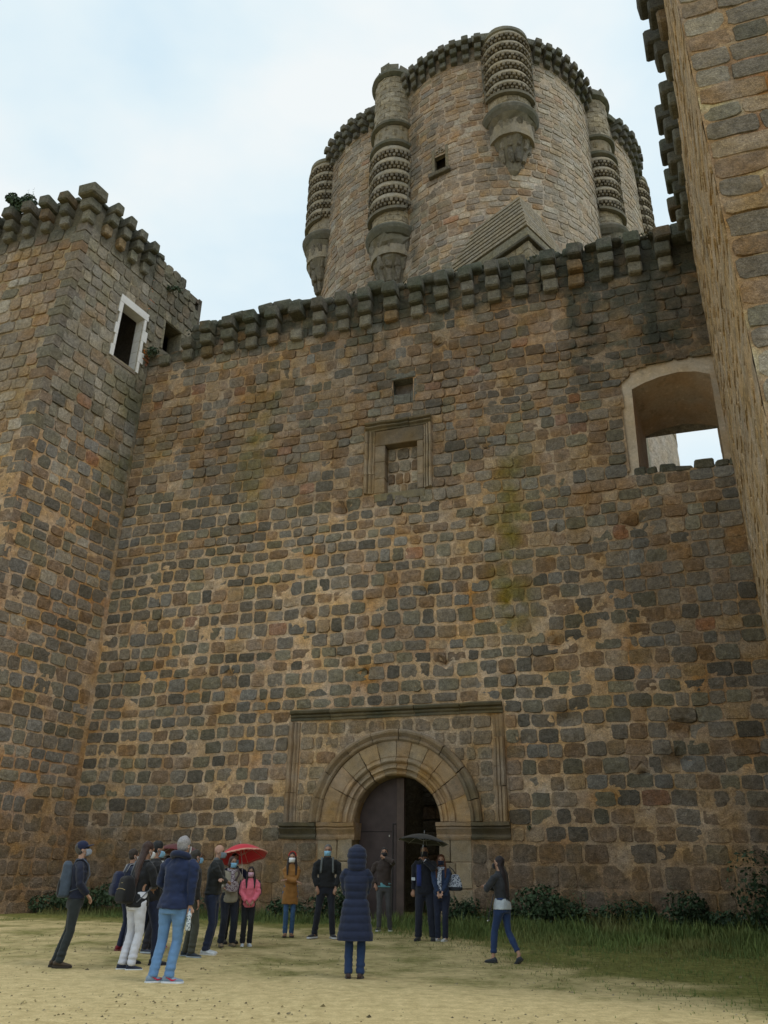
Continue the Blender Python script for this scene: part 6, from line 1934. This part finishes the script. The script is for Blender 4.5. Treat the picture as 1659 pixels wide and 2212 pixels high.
for i in (-1, 1):
    m_ = MB(); tube(m_, [(i * .105 * s_, -.06 * s_, 1.47 * s_), (i * .115 * s_, .04 * s_, 1.50 * s_), (i * .118 * s_, .125 * s_, 1.40 * s_), (i * .125 * s_, .158 * s_, 1.24 * s_), (i * .13 * s_, .162 * s_, 1.20 * s_)], [(.021, .008)] * 5, 6)
    child_part(pM, m_, 'backpack_strap', cloth((.10, .11, .11)))
pO = person('young man in brown jacket at the door, hand raised to his black mask', (0.14, 21.1), 1.80, 184, top=(.045, .032, .028), hem=.93, trousers=(.065, .065, .068), legr=.92, shoe=(.02, .02, .022), sole=(.6, .6, .6),
            hair=('short', (.012, .010, .010)), mask=(.014, .014, .016), hands=((-.02, .17, 1.53), (.20, .10, .96)), hints=((-1, .2, -.5), (1, -.6, 0)), palms=((0, -1, 0), (0, 0, -1)), skin='tan', feet=((-.15, .0), (.10, .1)), look=(12, 0), shirt=((.12, .30, .36), .90))
# umbrella couple
pP = person('man in dark suit under the black umbrella, holding its shaft in front of him', (1.00, 18.85), 1.84, 190, top=(.010, .012, .020), hem=.84, trousers=(.012, .015, .028), shoe=(.012, .012, .012), hair=('short', BLACK), mask=(.015, .015, .02), skin='tan',
            hands=((-.03, .26, 1.46), (.24, .02, .84)), hints=((-1, .0, -.9), (.3, -1, 0)), palms=((1, 0, 0), (0, 0, -1)), curl=1.15, feet=((-.16, .02), (.13, .05)), legr=1.12, look=(6, 0), build=1.05)
m_ = MB(); s_ = pP['s']
loft(m_, [(.10 * s_, .128 * s_, z * s_, .05 * s_, .022 * s_) for z in (.98, 1.1, 1.25, 1.38)], 10)
child_part(pP, m_, 'blue_lapel', cloth((.02, .035, .16)))
m_ = MB(); tube(m_, [(-.035 * s_, .10 * s_, 1.49 * s_), (0, .135 * s_, 1.40 * s_), (.035 * s_, .10 * s_, 1.49 * s_)], .008, 5)
child_part(pP, m_, 'shirt_collar', cloth((.3, .33, .4)))
m_ = MB(); w_ = pP['hand'][0]; d_ = (pP['elbow'][0] - w_).normalized(); tube(m_, [w_ + d_ * .0, w_ + d_ * .035], [.036, .038], 10)
child_part(pP, m_, 'shirt_cuff', cloth((.55, .58, .66)))
hpt = Vector(wp(pP, pP['hand'][0] + (pP['hand'][0] - pP['elbow'][0]).normalized() * .07))
umbrella('open black umbrella held by the man in the suit', (.03, .02, 1.98), .55, .19, tuple(hpt), (.008, .009, .010), M_METAL)
pQ = person('woman with auburn hair and dark blue mask in a spotted scarf, hands clasped', (1.35, 18.75), 1.66, 188, female=True, build=1.1, top=(.018, .035, .085), hem=.90, trousers=(.012, .017, .038), legr=1.05, shoe=(.50, .50, .50), sole=(.6, .6, .6),
            hair=('side', (.10, .035, .015)), mask=(.012, .016, .04), skin='fair', scarf=((.01, .02, .06), (.42, .46, .55), 1.0), hands=((-.02, .22, .95), (.05, .23, .93)), hints=((-1, -.4, -.3), (1, -.4, -.3)), curl=1.0, feet=((-.07, .02), (.09, .0)), foot_yaw=(-22, -30))
def shoulder_bag():
    p = pQ; s_ = p['s']
    e = empty('shoulder_bag', p['e'].location, 'navy and white patterned shoulder bag of the woman in the scarf', 'bag', rz=p['e'].rotation_euler.z)
    pm = bpy.data.materials.get('patterned_scarf')
    m_ = MB(); loft(m_, [(-.29, -.02, z, rx, .05) for z, rx in ((.98, .13), (1.0, .155), (1.08, .15), (1.2, .11), (1.27, .07))], 14, 3)
    bake(m_, 'bag_body', pm, e, .012, 2)
    m_ = MB(); loft(m_, [(-.29, -.02, z, rx, .054) for z, rx in ((.955, .12), (.975, .155), (1.01, .158), (1.03, .155))], 14, 3)
    o = m_.build('bag_base', cloth((.01, .012, .02), .5), None, smooth=True); o.parent = e
    m_ = MB(); tube(m_, [(-.35, -.02, 1.22), (-.25, -.02, 1.36), (-.165, -.01, 1.435), (-.20, -.03, 1.34), (-.23, -.02, 1.24)], .011, 6)
    o = m_.build('bag_handle', cloth((.01, .012, .02), .5), None, smooth=True); o.parent = e
shoulder_bag()
def lanyard():
    p = pP
    m_ = MB(); V, F, C = rough_block([(.19, .13, 1.14), (.27, .13, 1.14), (.27, .14, 1.14), (.19, .14, 1.14), (.19, .13, 1.20), (.27, .13, 1.20), (.27, .14, 1.20), (.19, .14, 1.20)], .004, 0)
    m_.add(V, F); 
    e = empty('folded_leaflet', p['e'].location, 'white folded leaflet tucked under the arm of the man in the suit', 'leaflet', rz=p['e'].rotation_euler.z)
    o = m_.build('paper', cloth((.5, .55, .62), .7), None); o.parent = e
    m_ = MB(); V, F, C = rough_block([(.20, .125, 1.155), (.26, .125, 1.155), (.26, .13, 1.155), (.20, .13, 1.155), (.20, .125, 1.165), (.26, .125, 1.165), (.26, .13, 1.165), (.20, .13, 1.165)], .001, 0)
    m_.add(V, F); o = m_.build('printed_band', cloth((.05, .06, .1), .7), None); o.parent = e
lanyard()
# woman on the right
pR = person('woman in grey jacket and blue jeans with very long dark hair, hands raised', (2.12, 15.15), 1.64, -52, female=True, top=(.028, .030, .036), hem=.99, trousers=(.018, .040, .115), legr=.90, shoe=(.03, .035, .045), sole=(.02, .02, .02), pants_end=.12,
            hair=('longer', (.014, .008, .010)), mask=(.012, .012, .016), skin='fair', hands=((-.06, .30, 1.24), (.0, .30, 1.22)), hints=((-1, -.2, -.8), (1, -.2, -.8)), palms=((1, 0, 0), (-1, 0, 0)), curl=.35, feet=((-.04, .20), (.10, -.26, .05)), hip=(.02, .0), lean=(0, .03),
            shirt=((.42, .47, .52), .86), look=(6, 0), foot_yaw=(0, -10))
m_ = MB(); tube(m_, [(-.165, .06, 1.04), (-.20, .10, .85), (-.23, .14, .66)], [(.022, .008)] * 3, 6)
child_part(pR, m_, 'hanging_belt', cloth((.02, .02, .024)))
m_ = MB(); V, F, C = rough_block([(-.262, .13, .625), (-.20, .13, .635), (-.20, .15, .635), (-.262, .15, .625), (-.262, .13, .645), (-.20, .13, .655), (-.20, .15, .655), (-.262, .15, .645)], .003, 0); m_.add(V, F)
child_part(pR, m_, 'belt_buckle', M_METAL)
# puffer coat woman, centre
pN = person('person seen from behind in a long navy quilted coat with the hood up', (-.32, 12.95), 1.70, 3, female=True, build=1.14, top=(.009, .016, .045), hem=.50, flare=.075, trousers=(.016, .038, .10), legr=.98, shoe=(.045, .025, .02), sole=(.02, .015, .012), hair=None, hood=(.009, .016, .045), puffer=True,
            mask=None, hands=((.02, .23, 1.12), (-.02, .25, 1.08)), hints=((-.45, -.25, -1), (.45, -.25, -1)), sleeve_r=1.12, feet=((-.085, 0), (.085, 0)), foot_yaw=(6, -6), fine=1.15)
# left group
pA = person('man in navy cap and navy sweater leaning forward with a rucksack, looking up', (-4.80, 13.85), 1.76, 72, top=(.012, .016, .035), hem=.93, trousers=(.020, .026, .028), legr=.98, shoe=(.055, .035, .02), sole=(.03, .022, .016), hair=('short', (.06, .055, .05)), mask=(.25, .28, .33), skin='fair', cap=(.010, .016, .05),
            hands=((-.12, .24, .98), (.12, .24, .98)), hints=((-1, -.8, -.2), (1, -.8, -.2)), feet=((-.08, -.08), (.08, -.02)), hip=(0, .085), lean=(0, .055), look=(14, 0), fine=1.1, glasses=True)
backpack(pA, 'grey blue rucksack with dark base on the man in the navy cap', (.05, .07, .10), (.012, .012, .014), straps=(.08, .10, .14), off=-.175, zc=1.20, size=(.15, .095, .26))
pB = person('person in navy standing behind the long haired woman, dark jeans and dark red shoes', (-4.54, 16.1), 1.66, 55, top=(.015, .022, .05), hem=.88, trousers=(.014, .02, .05), shoe=(.18, .01, .02), sole=(.2, .05, .05), hair=('short', (.03, .02, .015)), mask=(.6, .62, .65), feet=((-.11, .0), (.09, .05)))
backpack(pB, 'small navy backpack mostly hidden behind the black one', (.010, .016, .05), (.010, .014, .04), straps=(.3, .3, .3), off=-.22, zc=1.14, size=(.17, .11, .22))
pD = person('tall black haired man in black with light blue mask, just behind the long haired woman', (-3.64, 14.25), 1.78, 68, top=BLACK, hem=.88, trousers=NAVY, shoe=(.012, .014, .02), sole=(.02, .02, .03), hair=('short', (.008, .008, .009)), mask=(.22, .42, .60), skin='tan', feet=((-.12, -.22), (.1, .14)), look=(-12, 0),
            hands=((-.06, .28, 1.12), (.08, .28, 1.10)), hints=((-1, -.3, -.7), (1, -.3, -.7)))
pC = person('woman with long straight brown hair in black jacket and white trousers', (-3.74, 13.62), 1.76, 42, female=True, build=1.02, top=(.010, .011, .014), hem=.84, flare=.02, trousers=(.60, .62, .70), legr=1.02, shoe=(.014, .02, .045), sole=(.62, .66, .72), hair=('longer', (.035, .016, .012)), mask=(.65, .67, .70), skin='tan',
            hands=((-.08, .26, 1.10), (.10, .26, 1.12)), hints=((-1, -.3, -.7), (1, -.3, -.7)), hip=(.06, .02), lean=(.14, .05), feet=((-.08, -.02), (.09, .03)), look=(-10, 6), fine=1.1, foot_yaw=(-25, -30))
backpack(pC, 'black backpack with gold zips slung on the long haired woman', (.006, .006, .008), (.006, .006, .007), straps=(.12, .13, .15), off=-.19, zc=1.08, side=-.05, size=(.165, .10, .19), trim=(.35, .27, .12))
pE = person('short woman in white mask and dark cap left of the red umbrella', (-4.05, 15.95), 1.60, 100, female=True, top=(.02, .02, .022), hem=.85, trousers=(.02, .02, .03), shoe=(.04, .05, .08), sole=(.4, .45, .5), hair=('bob', (.03, .02, .015)), mask=(.72, .74, .76), cap=(.02, .02, .022), glasses=True, look=(0, 0), shirt=((.08, .09, .05), .84))
pF = person('woman in black mask and dark leggings with bright red shoes under the dark red umbrella', (-4.05, 16.75), 1.56, 140, female=True, top=(.02, .018, .02), hem=.86, trousers=(.010, .010, .012), legr=.85, shoe=(.42, .015, .03), sole=(.5, .3, .3), hair=('bob', (.012, .009, .008)), mask=(.012, .012, .014), feet=((-.08, 0), (.10, .02)),
            hands=((-.12, .24, 1.30), (.1, .22, 1.05)), hints=((-1, -.2, -.8), (1, -.2, -.8)), curl=1.15, palms=((1, 0, 0), (0, 0, -1)))
hpt = Vector(wp(pF, pF['hand'][0] + (pF['hand'][0] - pF['elbow'][0]).normalized() * .07))
umbrella('dark red umbrella half hidden behind the man in the navy jacket', (.03, .05, 1.64), .50, .2, tuple(hpt), (.09, .008, .012), M_METAL)
pG = person('grey haired man from behind in navy hooded jacket and light blue jeans', (-2.86, 12.2), 1.80, 22, build=1.12, top=(.010, .020, .062), hem=.86, flare=.02, trousers=(.12, .24, .44), legr=1.02, shoe=(.20, .27, .36), sole=(.62, .66, .72), hair=('short', (.27, .26, .27)), mask=(.6, .62, .66), skin='fair',
            hands=((-.12, .26, 1.06), (.30, .04, .82)), hints=((-1, -.3, -.7), (.6, -1, 0)), hip=(.06, .02), lean=(.12, .03), feet=((-.10, -.05), (.10, .02)), look=(4, 0), fine=1.15, sleeve_r=1.15, foot_yaw=(-30, -62))
m_ = MB(); j_ = pG['J'](1.47); s_ = pG['s']
tube(m_, [((j_[0] + .11 * math.cos(t)) * s_, (j_[1] - .03 + .10 * math.sin(t)) * s_, (1.50 - .035 * math.sin(t)) * s_) for t in [math.pi * q_ / 10 - math.pi * 1.0 for q_ in range(-2, 13)]], [.03] + [.046] * 13 + [.03], 10)
bake(m_, 'folded_hood', cloth((.010, .018, .052)), pG['e'], .014, 3, disp=lambda c: .006 * fbm(c, 12, 3))
m_ = MB(); ellipsoid(m_, pG['hp']((0, -.075, .075)), (.035, .03, .03), 10, 8); child_part(pG, m_, 'bald_patch', skin_mat('fair'))
# red tick on the outer side of each shoe
for k in (0, 1):
    fy = math.radians((-30, -62)[k]); R2 = Matrix.Rotation(fy, 3, 'Z'); A_ = Vector(((-.10, -.05, 0), (.10, .02, 0))[k]) * s_
    pts = []
    for (yy, zz_, hw) in ((.10, .052, .003), (.07, .040, .006), (.045, .038, .009), (.015, .052, .007), (-.03, .074, .002)):
        pts.append((yy, zz_, hw))
    m_ = MB(); V = []
    for (yy, zz_, hw) in pts:
        for (dx, dz) in ((.047, -hw), (.051, -hw), (.049, hw), (.045, hw)): V.append(A_ + R2 @ (Vector((dx, yy, zz_ + dz)) * s_ * 1.05))
    n_ = len(pts); F = [(i * 4 + q_, i * 4 + (q_ + 1) % 4, (i + 1) * 4 + (q_ + 1) % 4, (i + 1) * 4 + q_) for i in range(n_ - 1) for q_ in range(4)] + [(3, 2, 1, 0), tuple((n_ - 1) * 4 + q_ for q_ in range(4))]
    m_.add(V, F); child_part(pG, m_, 'shoe_emblem', cloth((.50, .02, .06)), smooth=False)
def bottle():
    h_ = Vector(wp(pG, pG['hand'][1])); 
    e = empty('water_bottle', (h_.x, h_.y, h_.z - .30), 'clear plastic bottle with printed sleeve hanging from the hand of the man in jeans', 'bottle')
    bm_ = bpy.data.materials.new('printed_sleeve'); t_, b_ = nodes_of(bm_)
    ch = t_.nodes.new('ShaderNodeTexVoronoi'); ch.inputs['Scale'].default_value = 45; tcn = t_.nodes.new('ShaderNodeTexCoord'); t_.links.new(tcn.outputs['Object'], ch.inputs['Vector'])
    cr = t_.nodes.new('ShaderNodeValToRGB'); cr.color_ramp.elements[0].position = .35; cr.color_ramp.elements[0].color = (.04, .08, .14, 1); cr.color_ramp.elements[1].position = .45; cr.color_ramp.elements[1].color = (.55, .62, .68, 1)
    t_.links.new(ch.outputs['Distance'], cr.inputs[0]); t_.links.new(cr.outputs[0], b_.inputs['Base Color']); b_.inputs['Roughness'].default_value = .3
    m_ = MB(); loft(m_, [(0, 0, z, r, r) for z, r in ((0, .028), (.008, .034), (.10, .034), (.15, .030), (.17, .034), (.19, .034), (.23, .014), (.245, .013))], 16, 2)
    o = m_.build('bottle_body', bm_, None, smooth=True); o.parent = e
    m_ = MB(); loft(m_, [(0, 0, z, r, r) for z, r in ((.243, .016), (.268, .016))], 12, 2)
    o = m_.build('bottle_cap', cloth((.1, .2, .4), .4), None); o.parent = e
bottle()
pH = person('man in olive trousers and dark trainers mostly hidden behind the man in jeans', (-3.22, 15.35), 1.66, 60, top=(.02, .018, .018), hem=.9, trousers=(.055, .058, .045), legr=1.05, shoe=(.02, .03, .045), sole=(.3, .35, .4), hair=('short', (.03, .025, .02)), mask=(.2, .4, .6), feet=((-.13, .02), (.12, .05)), foot_yaw=(-25, -50))
pI = person('bald man in black bomber jacket with grey mask, arms folded, white shoes', (-2.99, 15.75), 1.76, 95, build=1.05, top=(.016, .018, .018), hem=.94, trousers=(.016, .024, .055), shoe=(.62, .66, .70), sole=(.6, .6, .6), hair=('bald', None), mask=(.17, .21, .25), skin='fair', collar=(.10, .11, .12),
            hands=((.14, .21, 1.18), (-.14, .24, 1.15)), hints=((-1, .0, -.5), (1, .0, -.5)), hip=(.0, .05), lean=(0, .10), feet=((-.10, .0), (.10, .04)), fine=1.05, sleeve_r=1.1, foot_yaw=(0, -8))
pJ = person('woman in beige jacket with patterned scarf and blue mask in front of the red umbrella', (-2.87, 17.15), 1.56, 148, female=True, build=1.12, top=(.26, .235, .18), hem=.84, trousers=(.014, .018, .03), legr=1.12, shoe=(.20, .14, .08), sole=(.1, .08, .05), hair=('bob', (.05, .025, .018)), mask=(.20, .42, .60), skin='tan',
            scarf=((.10, .05, .08), (.32, .28, .30), 1.22), hands=((-.24, .06, .82), (.20, .12, 1.12)), hints=((-.3, -1, 0), (1, -.4, -.5)), feet=((-.13, .0), (.13, .02)), look=(0, -8))
def crossbag():
    p = pJ; e = empty('crossbody_bag', p['e'].location, 'small patterned crossbody bag on the chest of the woman in beige', 'bag', rz=p['e'].rotation_euler.z)
    pm = bpy.data.materials.get('patterned_scarf.001') or bpy.data.materials.get('patterned_scarf')
    m_ = MB(); loft(m_, [(.05, .20, z, rx, .05) for z, rx in ((.93, .07), (.96, .12), (1.05, .135), (1.12, .10))], 14, 2.6); bake(m_, 'bag_body', pm, e, .012, 2)
    m_ = MB(); tube(m_, [(-.12, .0, 1.36), (-.10, .14, 1.25), (0, .19, 1.12), (.12, .16, 1.02), (.18, .04, 1.0)], [(.02, .006)] * 5, 6); o = m_.build('bag_strap', cloth((.05, .03, .03)), None, smooth=True); o.parent = e
crossbag()
pJ2 = person('person in navy behind the woman in beige, face hidden by the red umbrella', (-2.93, 17.75), 1.62, 150, top=(.012, .016, .045), hem=.88, trousers=(.012, .014, .02), shoe=(.05, .04, .03), hair=('short', (.02, .015, .012)), mask=(.2, .4, .6), feet=((-.1, 0), (.1, 0)),
             hands=((-.17, .24, 1.18), (.14, .2, 1.1)), hints=((-1, -.2, -.8), (1, -.3, -.6)), curl=1.15, palms=((1, 0, 0), (0, 0, -1)))
hpt = Vector(wp(pJ2, pJ2['hand'][0] + (pJ2['hand'][0] - pJ2['elbow'][0]).normalized() * .07))
umbrella('bright red umbrella with pale ruffled edge over the woman in beige', (-.08, .10, 1.60), .53, .28, tuple(hpt), (.62, .018, .045), plain_material('pale_shaft', (.55, .5, .48), .4, .05, 9, 0), trim=(.62, .30, .22), handlecol=(.4, .02, .03))
pK = person('girl in pink hoodie and black track trousers with pink mask, hands in the front pocket', (-2.51, 17.25), 1.38, 165, female=True, build=.98, top=(.66, .15, .21), hem=.84, trousers=(.010, .011, .014), legr=1.05, shoe=(.42, .47, .50), sole=(.6, .6, .6), hair=('long', (.010, .007, .008)), mask=(.62, .38, .48), skin='dark',
            hands=((-.08, .17, .98), (.08, .17, .98)), hints=((-1, -.3, -.3), (1, -.3, -.3)), feet=((-.08, 0), (.08, .02)), look=(0, 6), sleeve_r=1.1)
for k in (0, 1):
    m_ = MB(); a_, b_, c_ = pK['sh'][k], pK['elbow'][k], pK['hand'][k]; i = -1 if k == 0 else 1
    o1 = Vector((i * .052, 0, .0))
    tube(m_, [a_ + o1 + Vector((0, 0, .01)), a_.lerp(b_, .5) + o1, b_ + o1 * .9, b_.lerp(c_, .5) + o1 * .7], [(.008, .02)] * 4, 6); child_part(pK, m_, 'sleeve_stripe', cloth((.015, .012, .035)))
